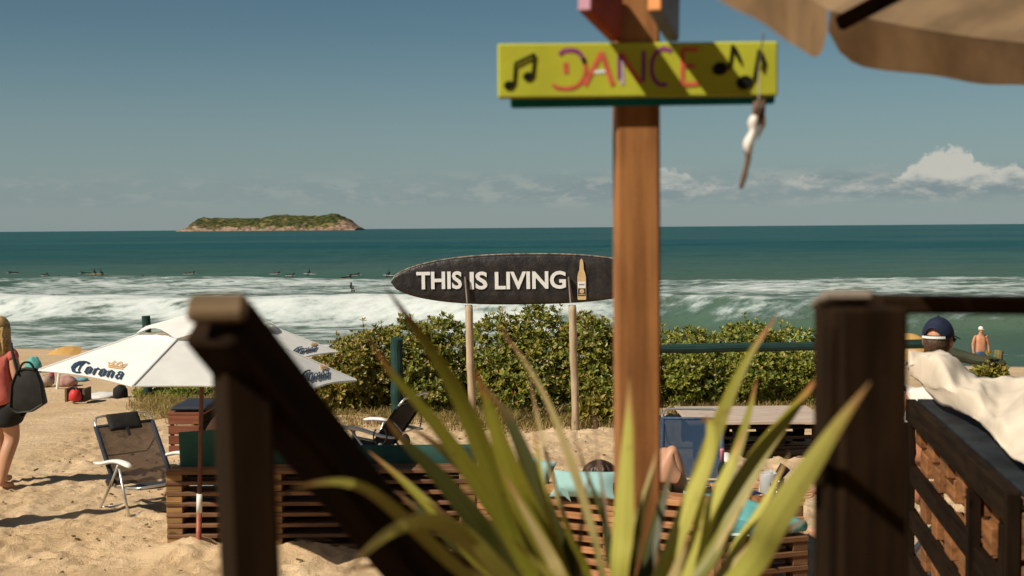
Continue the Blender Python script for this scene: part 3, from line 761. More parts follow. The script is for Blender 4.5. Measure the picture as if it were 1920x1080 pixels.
def build_surf_sign():
    d = 15.6; o = P(985, 526, d); L, Hh = 252 / FPX * d, 47 / FPX * d
    t = thing('surfboard_sign', 'black surfboard sign lettered THIS IS LIVING on two wooden poles', 'sign', (o.x, o.y, 0))
    ex = Vector((1, 0, .0055)).normalized(); ez = Vector((-.0055, 0, 1)).normalized(); ey = Vector((0, 1, 0))
    n, mrow = 60, 12; v, f = [], []
    for i in range(n + 1):
        u = -1 + 2 * i / n
        hh = Hh * max(0.0, 1 - abs(u) ** 2.5) ** .54 + .001
        cz = Hh * (.05 * (1 - u * u)) * (1 if u > 0 else 1)
        for k in range(mrow):
            a = 2 * math.pi * k / mrow; ca, sa = math.cos(a), math.sin(a)
            zz = hh * (abs(ca) ** .8) * (1 if ca > 0 else -1); yy = .035 * sa * (.25 + .75 * (hh / Hh))
            if sa < 0: yy = -.02 * min(1, abs(sa) * 3) * (.25 + .75 * hh / Hh)
            v.append(o + ex * (u * L) + ez * (zz + cz) + ey * yy)
    for i in range(n):
        for k in range(mrow):
            k2 = (k + 1) % mrow; f.append([i * mrow + k, i * mrow + k2, (i + 1) * mrow + k2, (i + 1) * mrow + k])
    f.append(list(range(mrow))[::-1]); f.append([n * mrow + k for k in range(mrow)])
    mt, tt, b, out = new_mat('worn_black_board_paint'); q = Mx(tt)
    ge = tt.nodes.new('ShaderNodeNewGeometry'); n1 = q.noise(ge.outputs['Position'], 7.0, 6, .6); n2 = q.noise(ge.outputs['Position'], 42.0, 4, .6)
    c = q.mix(q.smooth(n1, .35, .7), (.014, .013, .015), (.040, .034, .032)); c = q.mix(q.smooth(n2, .74, .80), c, (.16, .14, .12))
    tt.links.new(c, b.inputs['Base Color']); b.inputs['Roughness'].default_value = .45
    bp = tt.nodes.new('ShaderNodeBump'); bp.inputs['Strength'].default_value = .7; bp.inputs['Distance'].default_value = .03
    tt.links.new(n1, bp.inputs['Height']); tt.links.new(bp.outputs[0], b.inputs['Normal'])
    bd = mesh_obj('surfboard', pydata('surfboard', v, f, True), mt, t)
    # worn pale rail along the rim
    rim = MB(); up_pts = []
    for i in range(n + 1):
        u = -1 + 2 * i / n; hh = Hh * max(0.0, 1 - abs(u) ** 2.5) ** .54 + .001
        up_pts.append(o + ex * (u * L) + ez * (hh + Hh * .05 * (1 - u * u) + .002) + ey * .004)
    rim.tube(up_pts, .010, 6); rim.build('worn_rim', simple('worn_rim_resin', (.25, .20, .15), .6, .6, 14), bd, smooth=True)
    # lettering
    front = o + Vector((0, -.026, 0))
    for s, x0, x1 in (('THIS', 781, 866), ('IS', 881, 914), ('LIVING', 928, 1061)):
        cu = bpy.data.curves.new('lettering', 'FONT'); cu.body = s; cu.size = 1; cu.offset = .028; cu.extrude = .002; cu.resolution_u = 4; cu.space_character = 1.0
        ob = bpy.data.objects.new('tmp', cu); col.objects.link(ob)
        bpy.context.view_layer.update()
        me = bpy.data.meshes.new_from_object(ob.evaluated_get(bpy.context.evaluated_depsgraph_get()))
        bpy.data.objects.remove(ob)
        co = np.zeros(len(me.vertices) * 3); me.vertices.foreach_get('co', co); co = co.reshape(-1, 3)
        lo, hi = co.min(0), co.max(0)
        w = (x1 - x0) / FPX * d; h = 33.5 / FPX * d; pb = P(x0, 543, d - .025)
        vv = []
        for c in co:
            x = (c[0] - lo[0]) / (hi[0] - lo[0]) * w; z = (c[1] - lo[1]) / (hi[1] - lo[1]) * h
            vv.append(pb + ex * x + ez * z - ey * (.002 + c[2] * .5))
        for i, q2 in enumerate(vv): me.vertices[i].co = q2
        me.materials.clear(); mesh_obj('lettering', me, M_LWHITE, bd)
    # bottle picture at the end of the words
    s = d / FPX; bo = P(1091, 562, d - .024)
    prof = [(0, 0), (7.5, 0), (8, 3), (8, 42), (6.5, 50), (4.2, 56), (3.2, 70), (2.6, 74), (0, 77)]
    poly = [(-x * s, y * s) for x, y in prof[::-1]] + [(x * s, y * s) for x, y in prof[1:-1]]
    bt = MB().prism(poly[::-1] if False else poly, bo, ex, ez, .006).build('bottle_picture', M_BOTTLE, bd)
    lb = bo - ey * .004
    MB().prism([(-7 * s, 22 * s), (7 * s, 22 * s), (7 * s, 34 * s), (-7 * s, 34 * s)], lb, ex, ez, .004).build('bottle_label', M_LWHITE, bd)
    MB().prism([(-7 * s, 7 * s), (7 * s, 7 * s), (7 * s, 21 * s), (-7 * s, 21 * s)], lb, ex, ez, .004).build('bottle_label', M_NAVY, bd)
    k = 14; MB().prism([(4.4 * s * math.cos(6.283 * i / k), (16 + 4.4 * math.sin(6.283 * i / k)) * s) for i in range(k)], lb - ey * .003, ex, ez, .004).build('label_emblem', M_GOLD, bd)
    MB().prism([(-6 * s, 9 * s), (6 * s, 9 * s), (6 * s, 10.5 * s), (-6 * s, 10.5 * s)], lb - ey * .003, ex, ez, .004).build('label_emblem', M_GOLD, bd)
    tw = MB()
    for x in (-5, -3.3, -1.6, .1, 1.8, 3.5): tw.ribbon([(x * s, 28 * s), ((x + 1.0) * s, 29.6 * s), ((x + .6) * s, 27.2 * s)], .6 * s, lb - ey * .003, ex, ez, .003)
    tw.build('label_script', M_NAVY, bd)
    for px0, px1, ybot in ((879, 886, 810), (1073, 1079, 792)):
        top, bot = P(px0, 572, d + .06), P(px1, ybot, d + .12)
        mb = MB(); pts = [bot - Vector((0, 0, .25)), bot.lerp(top, .3) + Vector((.006, 0, 0)), bot.lerp(top, .55) + Vector((-.004, 0, 0)), bot.lerp(top, .8), top]
        pl = mb.tube(catmull(pts, 14), [.047 + .003 * math.sin(i * 2.1) for i in range(15)], 12).build('pole', W_POLE, t, smooth=True)
        a, b2 = P(px0 - 3, 568, d - .075), P(px0 - 7, 519, d - .06)
        M = frame((a + b2) / 2, b2 - a, (0, 1, 0)); plank('clamp_batten', ((b2 - a).length, .02, .046), M, W_GREY, pl)
build_surf_sign()

# ------------------------------------------------------------------ white parasols with printed lettering
def stroke_set(mb, sets, sx, sy, w, o, u, v, th):
    for pts in sets: mb.ribbon([(x * sx, y * sy) for x, y in pts], w, o, u, v, th)
def corona(panel_parent, o, u, v, W, reflect=False):
    """gothic lettering and a crown, drawn as strokes; W is the width of the word"""
    s = W / 6.4; sl = .22
    S = lambda pts: [((x + y * sl) * s, y * s) for x, y in pts]
    mb = MB()
    arc = [(1.55, 1.62), (1.05, 1.66), (.5, 1.45), (.15, 1.0), (.05, .5), (.3, .08), (.8, -.12), (1.3, .05)]
    mb.ribbon(S(arc), [.10 * s, .20 * s, .38 * s, .52 * s, .50 * s, .36 * s, .22 * s, .08 * s], o, u, v, .004)
    mb.ribbon(S([(1.0, 1.55), (.82, .9), (.88, .25), (1.15, -.05)]), .15 * s, o, u, v, .005)
    mb.ribbon(S([(1.25, 1.75), (1.45, 1.45), (1.75, 1.6)]), [.06 * s, .2 * s, .05 * s], o, u, v, .005)
    def oo(x):
        mb.ribbon(S([(x, .1), (x, .85)]), .25 * s, o, u, v, .004); mb.ribbon(S([(x + .48, .15), (x + .48, .9)]), .25 * s, o, u, v, .004)
        mb.ribbon(S([(x - .08, .82), (x + .28, 1.04), (x + .56, .84)]), .12 * s, o, u, v, .005)
        mb.ribbon(S([(x - .06, .16), (x + .2, -.04), (x + .56, .18)]), .12 * s, o, u, v, .005)
    oo(1.75)
    def stem(x, h=.95): mb.ribbon(S([(x - .05, .9), (x, .5), (x, .12), (x + .1, 0)]), .25 * s, o, u, v, .004)
    stem(2.75); mb.ribbon(S([(2.75, .72), (2.98, 1.02), (3.2, .85)]), [.1 * s, .18 * s, .2 * s], o, u, v, .005)
    oo(3.45)
    stem(4.42); mb.ribbon(S([(4.4, .75), (4.65, 1.02), (4.9, .85)]), .13 * s, o, u, v, .005); stem(4.9)
    mb.ribbon(S([(5.4, .75), (5.6, 1.02), (5.95, .95)]), .13 * s, o, u, v, .005)
    mb.ribbon(S([(5.42, .45), (5.42, .12), (5.6, -.04), (5.9, .2)]), [.22 * s, .22 * s, .13 * s, .1 * s], o, u, v, .004)
    mb.ribbon(S([(5.95, .95), (5.95, .12), (6.08, 0)]), .24 * s, o, u, v, .004); mb.ribbon(S([(5.4, .5), (5.65, .62), (5.95, .55)]), .11 * s, o, u, v, .005)
    mb.build('lettering', M_NAVY, panel_parent)
    cr = MB(); c0 = 4.7
    cr.ribbon(S([(c0 - .75, 1.5), (c0 + .95, 1.5)]), .14 * s, o, u, v, .004)
    cr.ribbon(S([(c0 - .75, 1.72), (c0 + .95, 1.72)]), .09 * s, o, u, v, .005)
    for pts in ([(c0 - .75, 1.72), (c0 - 1.0, 2.15), (c0 - .5, 2.0), (c0 - .3, 2.45), (c0 + .1, 2.1), (c0 + .45, 2.5), (c0 + .65, 2.05), (c0 + 1.2, 2.3), (c0 + .95, 1.72)],):
        cr.ribbon(S(pts), .12 * s, o, u, v, .004)
    for x, y in ((c0 - .4, 1.95), (c0 + .1, 1.9), (c0 + .6, 1.93)): cr.ribbon(S([(x - .12, y), (x + .12, y)]), .14 * s, o, u, v, .005)
    cr.build('crown_print', M_GOLD, panel_parent)
WORD = {3: (.293, .0447, .814, -.98), 5: (.10, .091, .698, 1.86), 1: (.2, .10, 1.0, 0.0)}
def parasol(label, base, Rr, z_rim, z_top, rot=0.0, tilt=(0, 0), pole=True, sides=6, words=(3, 5, 1), group='white printed beach parasols'):
    t = thing('beach_parasol', label, 'parasol', base, group=group)
    foot = Vector(base); b = foot + Vector((z_top * math.sin(tilt[1]) * .55, 0, 0)); T = Matrix.Translation((b.x, b.y, 0)) @ Euler((tilt[0], tilt[1], 0)).to_matrix().to_4x4() @ Matrix.Rotation(rot, 4, 'Z')
    def pt(a, r, dz=0.0):
        z = z_rim + (z_top - z_rim) * (1 - r) + dz
        c = T @ Vector((Rr * r * math.cos(a), Rr * r * math.sin(a), 0)); return Vector((c.x, c.y, z + c.z))
    for k in range(sides):
        a0, a1 = 2 * math.pi * k / sides, 2 * math.pi * (k + 1) / sides
        v, f = [], []; rs = [.36, .41, .46, .52, .58, .65, .72, .8, .87, .94, 1.0]; n = 16
        for r in rs:
            p0, p1 = pt(a0, r), pt(a1, r)
            for j in range(n + 1):
                w = j / n; bow = math.sin(math.pi * w)
                p = p0.lerp(p1, w); p = p + (pt(0, 0) - p) * (.035 * bow * (r if r > .9 else .3)); p.z -= 0.003 * bow; p.z += bow * .008 * math.sin(w * 23 + k * 2) * max(0, .66 - r) * 2
                v.append(p)
        nr = len(rs)
        for i in range(nr - 1):
            for j in range(n): f.append([i * (n + 1) + j, (i + 1) * (n + 1) + j, (i + 1) * (n + 1) + j + 1, i * (n + 1) + j + 1])
        pn = mesh_obj('canopy_panel', pydata('canopy_panel', v, f, True), M_WHITE, t)
        # turned hem along the rim
        MB().tube([v[(nr - 1) * (n + 1) + j] for j in range(n + 1)], .006, 5).build('hem', M_WHITE, pn)
        # short rib pocket patch along the seam
        MB().tube([pt(a0, r, .004) for r in (.36, .6, .8, 1.0)], .008, 5).build('rib', M_WHITE, t)
        if k in words:
            v0, v1 = pt(a0, 1.0), pt(a1, 1.0); e = (v1 - v0).normalized(); mid = (v0 + v1) / 2
            top = Vector((b.x, b.y, z_top)); s = (top - mid); s = (s - e * s.dot(e)).normalized(); nn = e.cross(s)
            if nn.z < 0: nn = -nn
            W = (v1 - v0).length * .562; u0, q0, ka, kb = WORD[k]; E_ = (v1 - v0).length
            corona(pn, v0 + e * u0 * E_ + s * q0 * E_ + nn * .0045, e, s * ka + e * kb, W)
    # vent cap
    v, f = [], []; n = 6
    for r in (.02, .15, .3, .42):
        for k in range(sides * n):
            a = 2 * math.pi * k / (sides * n); w = (k % n) / n
            rr = r * (math.cos(math.pi / sides) / math.cos((a % (2 * math.pi / sides)) - math.pi / sides))
            lift = .016 + (.035 * math.sin(math.pi * w) * (r / .42))
            v.append(pt(a, rr, lift))
    m2 = sides * n
    for i in range(3):
        for k in range(m2): f.append([i * m2 + k, (i + 1) * m2 + k, (i + 1) * m2 + (k + 1) % m2, i * m2 + (k + 1) % m2])
    f.append([k for k in range(m2)])
    mesh_obj('vent_cap', pydata('vent_cap', v, f, True), M_WHITE, t)
    MB().lathe([(.02, 0), (.022, .03), (.012, .06), (.002, .075)], (b.x, b.y, z_top + .035), 10).build('finial', M_PLAST, t, smooth=True)
    mb = MB()
    gzb = b.z - .3
    def pq(z): return foot + (b - foot) * (z / z_top) + Vector((0, 0, z))
    MB().tube([pq(-.3), pq(.31)], .0215, 12).build('lower_pole', M_RUST, t, smooth=True)
    MB().tube([pq(.311), pq(.46)], .0225, 12).build('pole_sleeve', M_PLAST, t, smooth=True)
    MB().tube([pq(.461), pq(z_top + .03)], .018, 12).build('upper_pole', M_MAROON, t, smooth=True)
    for k in range(sides):
        a0 = 2 * math.pi * k / sides
        MB().tube([Vector((b.x, b.y, z_rim - .02)), pt(a0, .55, -.015)], .006, 5).build('stretcher', M_ALU, t)
    return t
g = G(372, 1036)
parasol('large white parasol lettered in navy, standing nearest by the pallet bench', (g.x, g.y, 0), 1.20, 1.378, 1.87, rot=R(20), tilt=(R(-2.5), R(4)))
p2 = P(432, 660, 12.2)
parasol('second white parasol half hidden behind the larger one', (p2.x, p2.y, 0), .97, 1.355, 1.715, rot=R(14), tilt=(0, R(3)))

# ------------------------------------------------------------------ pallet furniture on the sand
def pallet_stack(t, o, ux, L, depth, nb, zp, th, wood_b, wood_k, cols=(0, .5, 1), bw=.12, rows=2, z0=0.0):
    """boards laid flat with blocks between; o is the corner on the sand, ux along the length, depth goes away from us"""
    ux = Vector(ux).normalized(); uy = Vector((-ux.y, ux.x, 0))
    for i in range(nb):
        zc = z0 + zp * i + th / 2; jit = random.uniform(-.006, .006)
        c = Vector(o) + ux * (L / 2 + jit) + uy * .055 + Vector((0, 0, zc)); plank('board', (L, .11, th), frame(c, ux), wood_b, t)
        for q in range(1, rows):
            c2 = Vector(o) + ux * (L / 2 - jit) + uy * (depth - .055) + Vector((0, 0, zc)); plank('board', (L, .11, th), frame(c2, ux), wood_b, t)
        if i < nb - 1:
            for cx in cols:
                for q in range(rows):
                    c3 = Vector(o) + ux * (bw / 2 + cx * (L - bw)) + uy * (.058 if q == 0 else depth - .058) + Vector((0, 0, z0 + zp * i + th + (zp - th) / 2))
                    plank('block', (bw, .10, zp - th), frame(c3, ux), wood_k, t)
def cushion_mesh(a, b, c, n=10, edge=.55):
    """soft box cushion a x b x c, local, centre at origin"""
    v, f = [], []; N_ = n
    bm = bmesh.new(); bmesh.ops.create_cube(bm, size=1.0); bmesh.ops.subdivide_edges(bm, edges=list(bm.edges), cuts=N_, use_grid_fill=True)
    for vt in bm.verts:
        x, y, z = vt.co * 2
        k = (1 - .10 * (x ** 4) * (y ** 4)); puff = (1 - x ** 4) * (1 - y ** 4)
        zz = z * (edge + (1 - edge) * puff); pin = 1 - .12 * (1 - edge) / .8 * ((1 - x * x) * y ** 6 + (1 - y * y) * x ** 6) * (edge < .4)
        vt.co = Vector((x * a / 2 * (1 - .03 * z * z) * pin, y * b / 2 * (1 - .03 * z * z) * pin, zz * c / 2 + .012 * math.sin(x * 7 + y * 5) * c))
    me = bpy.data.meshes.new('cushion'); bm.to_mesh(me); bm.free(); me.polygons.foreach_set('use_smooth', [True] * len(me.polygons)); return me
def cushion(label, size, M, mat, name='cushion', group=None):
    o = mesh_obj(name, cushion_mesh(*size, edge=.12 if name == 'pillow' else .55), mat, None, M); setp(o, label, 'cushion', group); return o

# bench with its back to us, under the big parasol
b1 = G(313, 1030); b1r = G(892, 1026)
t1 = thing('pallet_bench', 'long stacked-pallet bench under the large white parasol, mostly in shade', 'bench', (b1.x, b1.y, 0), group='benches made of stacked pallets')
ux1 = (b1r - b1).normalized(); L1 = (b1r - b1).length
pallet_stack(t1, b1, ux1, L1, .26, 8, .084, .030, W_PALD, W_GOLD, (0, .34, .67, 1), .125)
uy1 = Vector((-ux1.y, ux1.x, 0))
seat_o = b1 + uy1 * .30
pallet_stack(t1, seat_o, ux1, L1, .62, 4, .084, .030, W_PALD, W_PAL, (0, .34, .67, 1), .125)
cushion('light turquoise seat cushion on the shaded bench, seen through its slats', (L1 - .05, .60, .12), frame(seat_o + ux1 * L1 / 2 + uy1 * .32 + Vector((0, 0, .345)), ux1), M_AQUA)
tilt = Matrix.Rotation(R(-72), 4, 'X')
cushion('dark green pillow standing upright at the sunny end of the shaded bench', (.34, .40, .16), frame(P(378, 854, 10.28), ux1) @ Matrix.Rotation(R(80), 4, 'X') @ Matrix.Rotation(R(4), 4, 'Z'), M_DKGREEN)
cushion('long dark green back cushion along the top of the shaded bench', (L1 - .66, .34, .13), frame(P(690, 874, 10.36), ux1) @ Matrix.Rotation(R(80), 4, 'X'), M_DKGREEN)

# sunlit bench in the middle
b2a, b2b = G(893, 1058), G(1345, 1158)
d2a = P(893, 905, 9.25); d2b = P(1345, 958, 8.45)
o2 = Vector((d2a.x, d2a.y, 0)); e2 = Vector((d2b.x, d2b.y, 0)); ux2 = (e2 - o2).normalized(); L2 = (e2 - o2).length; uy2 = Vector((-ux2.y, ux2.x, 0))
t2 = thing('pallet_bench', 'sunlit slatted pallet bench with pale aqua pillows over its back', 'bench', o2, group='benches made of stacked pallets')
ztop = d2a.z
nb2 = 9; zp2 = (ztop - .035) / (nb2 - 1)
pallet_stack(t2, o2, ux2, L2, .24, nb2, zp2, .040, W_PAL, W_PAL, (0, .57, 1), .085)
so2 = o2 + uy2 * .27
pallet_stack(t2, so2, ux2, L2, .62, 4, .084, .030, W_PAL, W_PAL, (0, .5, 1), .11)
cushion('long pale aqua seat cushion on the sunlit bench', (L2 - .04, .60, .13), frame(so2 + ux2 * L2 / 2 + uy2 * .32 + Vector((0, 0, .355)), ux2), M_AQUA2)
G2 = 'loose pillows on the sunlit bench'
def pil(label, px, py, d, size, rx, rz, mat, ry=0):
    return cushion(label, size, frame(P(px, py, d), ux2) @ Matrix.Rotation(R(rz), 4, 'Z') @ Matrix.Rotation(R(ry), 4, 'Y') @ Matrix.Rotation(R(rx), 4, 'X'), mat, 'pillow', G2)
pil('plump pale aqua pillow hanging over the bench back near the dark-haired head', 1095, 908, 8.86, (.50, .20, .16), 60, 0, M_AQUA, -3)
pil('pale blue pillow behind the plant leaves at the far end of the sunlit bench', 1005, 893, 9.22, (.24, .28, .14), 70, 6, M_AQUA, 12)
pil('turquoise pillow behind the tall post, half hidden by yellow leaves', 1318, 948, 8.72, (.34, .22, .10), 40, 0, M_AQUA2)
pil('turquoise pillow slumped against the log-topped table', 1392, 966, 8.62, (.30, .32, .12), 30, -8, M_AQUA2, 14)
# tag hanging from the plump pillow
tg = MB().prism([(0, 0), (.05, -.02), (.075, -.10), (.02, -.05)], P(1050, 914, 8.79), (1, 0, 0), (0, 0, 1), .004).build('pillow_corner', M_AQUA)
setp(tg, 'pointed pale aqua cloth corner poking over the bench slats', 'cloth')

# low seat end at the right with the turquoise cushion
c0 = P(1352, 1000, 8.35); c1 = P(1516, 985, 8.55)
o3 = Vector((c0.x, c0.y, 0)); ux3 = (Vector((c1.x, c1.y, 0)) - o3).normalized(); L3 = (Vector((c1.x, c1.y, 0)) - o3).length; uy3 = Vector((-ux3.y, ux3.x, 0))
t3 = thing('pallet_daybed', 'low pallet seat, its wood darkened as shade, with a turquoise cushion beside the thick post', 'seat', o3, group='benches made of stacked pallets')
pallet_stack(t3, o3, ux3, L3, .66, 5, .098, .034, W_PALD, W_PALD, (0, .5, 1), .11)  # dark wood colour stands in for the shade on this seat's front
cushion('thick turquoise cushion on the low seat darkened as shade', (L3, .66, .13), frame(o3 + ux3 * L3 / 2 + uy3 * .34 + Vector((0, 0, .49)), ux3), M_AQUA2)
pp = MB().add([P(1355, 1003, 8.32) + Vector((0, 0, .0)), P(1405, 1004, 8.32), P(1398, 995, 8.5), P(1372, 993, 8.5)], [[0, 1, 2, 3]])
pm = pydata('paper', pp.v, pp.f); po = mesh_obj('paper', pm, M_LWHITE); sm = po.modifiers.new('thick', 'SOLIDIFY'); sm.thickness = .004
setp(po, 'white folded paper lying on the low seat', 'paper')

# pallet table with drinks
tb = P(1358, 926, 9.65); tbr = P(1512, 906, 9.75)
zt = .50
ot = Vector((P(1362, 930, 9.35).x, 9.35, 0)); Lt = (1512 - 1362) / FPX * 9.35
t4 = thing('pallet_table', 'low pallet table holding drinks behind the flax leaves', 'table', ot)
pallet_stack(t4, ot, (1, 0, 0), Lt, .62, 5, .108, .030, W_PAL, W_PALD, (0, .5, 1), .12)
for k in range(6):
    plank('top_board', (Lt + .02, .098, .022), Matrix.Translation((ot.x + Lt / 2, ot.y + .05 + k * .104, .462 + .013)), W_PAL, t4)
lg = log('wood_block', P(1398, 950, 9.2), P(1440, 947, 9.2), .075, W_ORANGE, None, 1, 44, 14)
setp(lg, 'short round log standing against the front of the drinks table', 'log')
ZT = .486
def on_table(px, d):
    p = P(px, 900, d); return Vector((p.x, p.y, ZT))
p = on_table(1354, 9.62)
wt_ = thing('wine_bottle', 'dark wine bottle with a pink foil neck on the table', 'bottle', p)
MB().lathe([(.034, 0), (.037, .01), (.037, .19), (.030, .215), (.015, .245), (.0145, .25)], p, 16).build('glass', M_WINE, wt_, smooth=True)
MB().lathe([(.0152, .25), (.0155, .33), (.016, .332), (.016, .342), (.012, .344)], p, 14).build('foil', M_PINKFOIL, wt_, smooth=True)
p = on_table(1440, 9.55)
ib = thing('ice_bucket', 'frosted see-through drinks pitcher lettered BAC on the table', 'bucket', p)
MB().lathe([(.055, 0), (.058, .005), (.066, .17), (.063, .175), (.055, .02), (.01, .012)], p, 20).build('body', M_ICE, ib, smooth=True)
for k in range(5): MB().box(p + Vector((random.uniform(-.025, .025), random.uniform(-.025, .025), .13 + .025 * (k % 3))), (.035, .03, .03), Euler((k, k * 2, k)).to_matrix()).build('ice_cube', M_ICE, ib)
lt = MB(); lo = p + Vector((.002, -.066, .088)); s = .020
for sets in ([[(0, 0), (0, 1)], [(0, 1), (.5, .85), (0, .52)], [(0, .52), (.6, .28), (0, 0)]], [[(.85, 0), (1.15, 1), (1.45, 0)], [(.95, .35), (1.35, .35)]], [[(2.25, .85), (1.9, 1), (1.7, .5), (1.9, 0), (2.25, .15)]]):
    for pts in sets: lt.ribbon([(x * s, y * s) for x, y in pts], .004, lo, (1, 0, 0), (0, 0, 1), .002)
for pts in ([(.9, -1.3), (.9, -.4)], [(1.4, -.5), (1.7, -.9), (1.4, -1.3)]): lt.ribbon([(x * s, y * s) for x, y in pts], .004, lo, (1, 0, 0), (0, 0, 1), .002)
lt.build('lettering', M_INK, ib)
p = on_table(1424, 9.68)
rg = thing('drink_glass', 'stemmed glass of red drink beside the pitcher', 'glass', p)
MB().lathe([(.030, 0), (.028, .004), (.004, .01), (.004, .075), (.02, .085)], p, 14).build('stem', M_ICE, rg, smooth=True)
MB().lathe([(.02, .085), (.034, .11), (.036, .14), (.032, .17), (.030, .17)], p, 14).build('bowl', M_REDGL, rg, smooth=True)
p = on_table(1463, 9.75)
cu_ = thing('black_cup', 'black tapered plastic cup tipped beside the pitcher', 'cup', p)
ax = Vector((.55, -.1, .8))
MB().lathe([(.034, 0), (.046, .10), (.043, .10), (.032, .01)], p + Vector((-.02, 0, .10)), 14, ax).build('body', M_BLACK, cu_, smooth=True)
MB().lathe([(.02, 0), (.03, .03), (.03, .09)], p + Vector((0, 0, .0)), 12).build('base', M_SMOKE, cu_, smooth=True)
p = on_table(1458, 9.45)
sg = MB().lathe([(.024, 0), (.028, .01), (.031, .07), (.028, .07), (.022, .01)], p, 14).build('shot_glass', M_SMOKE, smooth=True); setp(sg, 'small smoky tumbler in front of the black cup', 'glass')
p = on_table(1424, 9.40) + Vector((0, 0, .030))
bb = thing('blue_bottle', 'dark blue bottle lying with its cork towards the plant', 'bottle', p)
ax = Vector((.28, -1, .02)).normalized()
MB().lathe([(.02, -.16), (.029, -.14), (.029, .02), (.027, .04)], p, 14, ax).build('glass', M_BLUEGL, bb, smooth=True)
MB().lathe([(.024, .041), (.024, .05), (.02, .052)], p, 14, ax).build('cork', M_CORK, bb, smooth=True)

# pale-topped lounge table behind
q0 = P(1292, 790, 13.6); q1 = P(1560, 795, 13.6); zt2 = q0.z - .03
t5 = thing('lounge_table', 'low dark lounge table with a pale bleached top in front of the hedge', 'table', (q0.x, q0.y, 0))
Lq = q1.x - q0.x
for k in range(5): plank('top_board', (Lq, .235, .034), Matrix.Translation((q0.x + Lq / 2, q0.y + .12 + k * .24, zt2 + .005)), W_TABLE, t5)
pallet_stack(t5, (q0.x + .06, q0.y + .05, 0), (1, 0, 0), Lq - .12, 1.05, 4, (zt2 - .03) / 3.35, .03, W_BLACK, W_BLACK, (0, .33, .67, 1), .12)
# slatted red box seat at the far left with dark pad
r0 = P(317, 845, 14.3); zr = P(317, 782, 14.3).z - .05
t6 = thing('slatted_seat', 'reddish slatted box seat with a dark pad, behind the pallet bench', 'seat', (r0.x, r0.y, 0))
for i in range(4):
    zz = .05 + i * .112
    plank('slat', (.36, .03, .098), Matrix.Translation((r0.x + .18, r0.y, zz)), W_RED, t6)
    plank('side_slat', (.80, .03, .098), frame((r0.x + .345, r0.y + .42, zz), (0, 1, 0)), W_BLACK, t6)
for x in (.03, .30): plank('corner_post', (.42, .04, .04), frame((r0.x + x, r0.y + .04, .21), (0, 0, 1), (0, 1, 0)), W_BLACK, t6)
plank('top_board', (.40, .86, .03), Matrix.Translation((r0.x + .19, r0.y + .42, .05 + 3 * .112 + .066)), W_RED, t6)
cushion('dark blue-grey pad on the reddish slatted seat', (.40, .80, .07), Matrix.Translation((r0.x + .22, r0.y + .42, .05 + 3 * .112 + .12)), M_NAVYF)

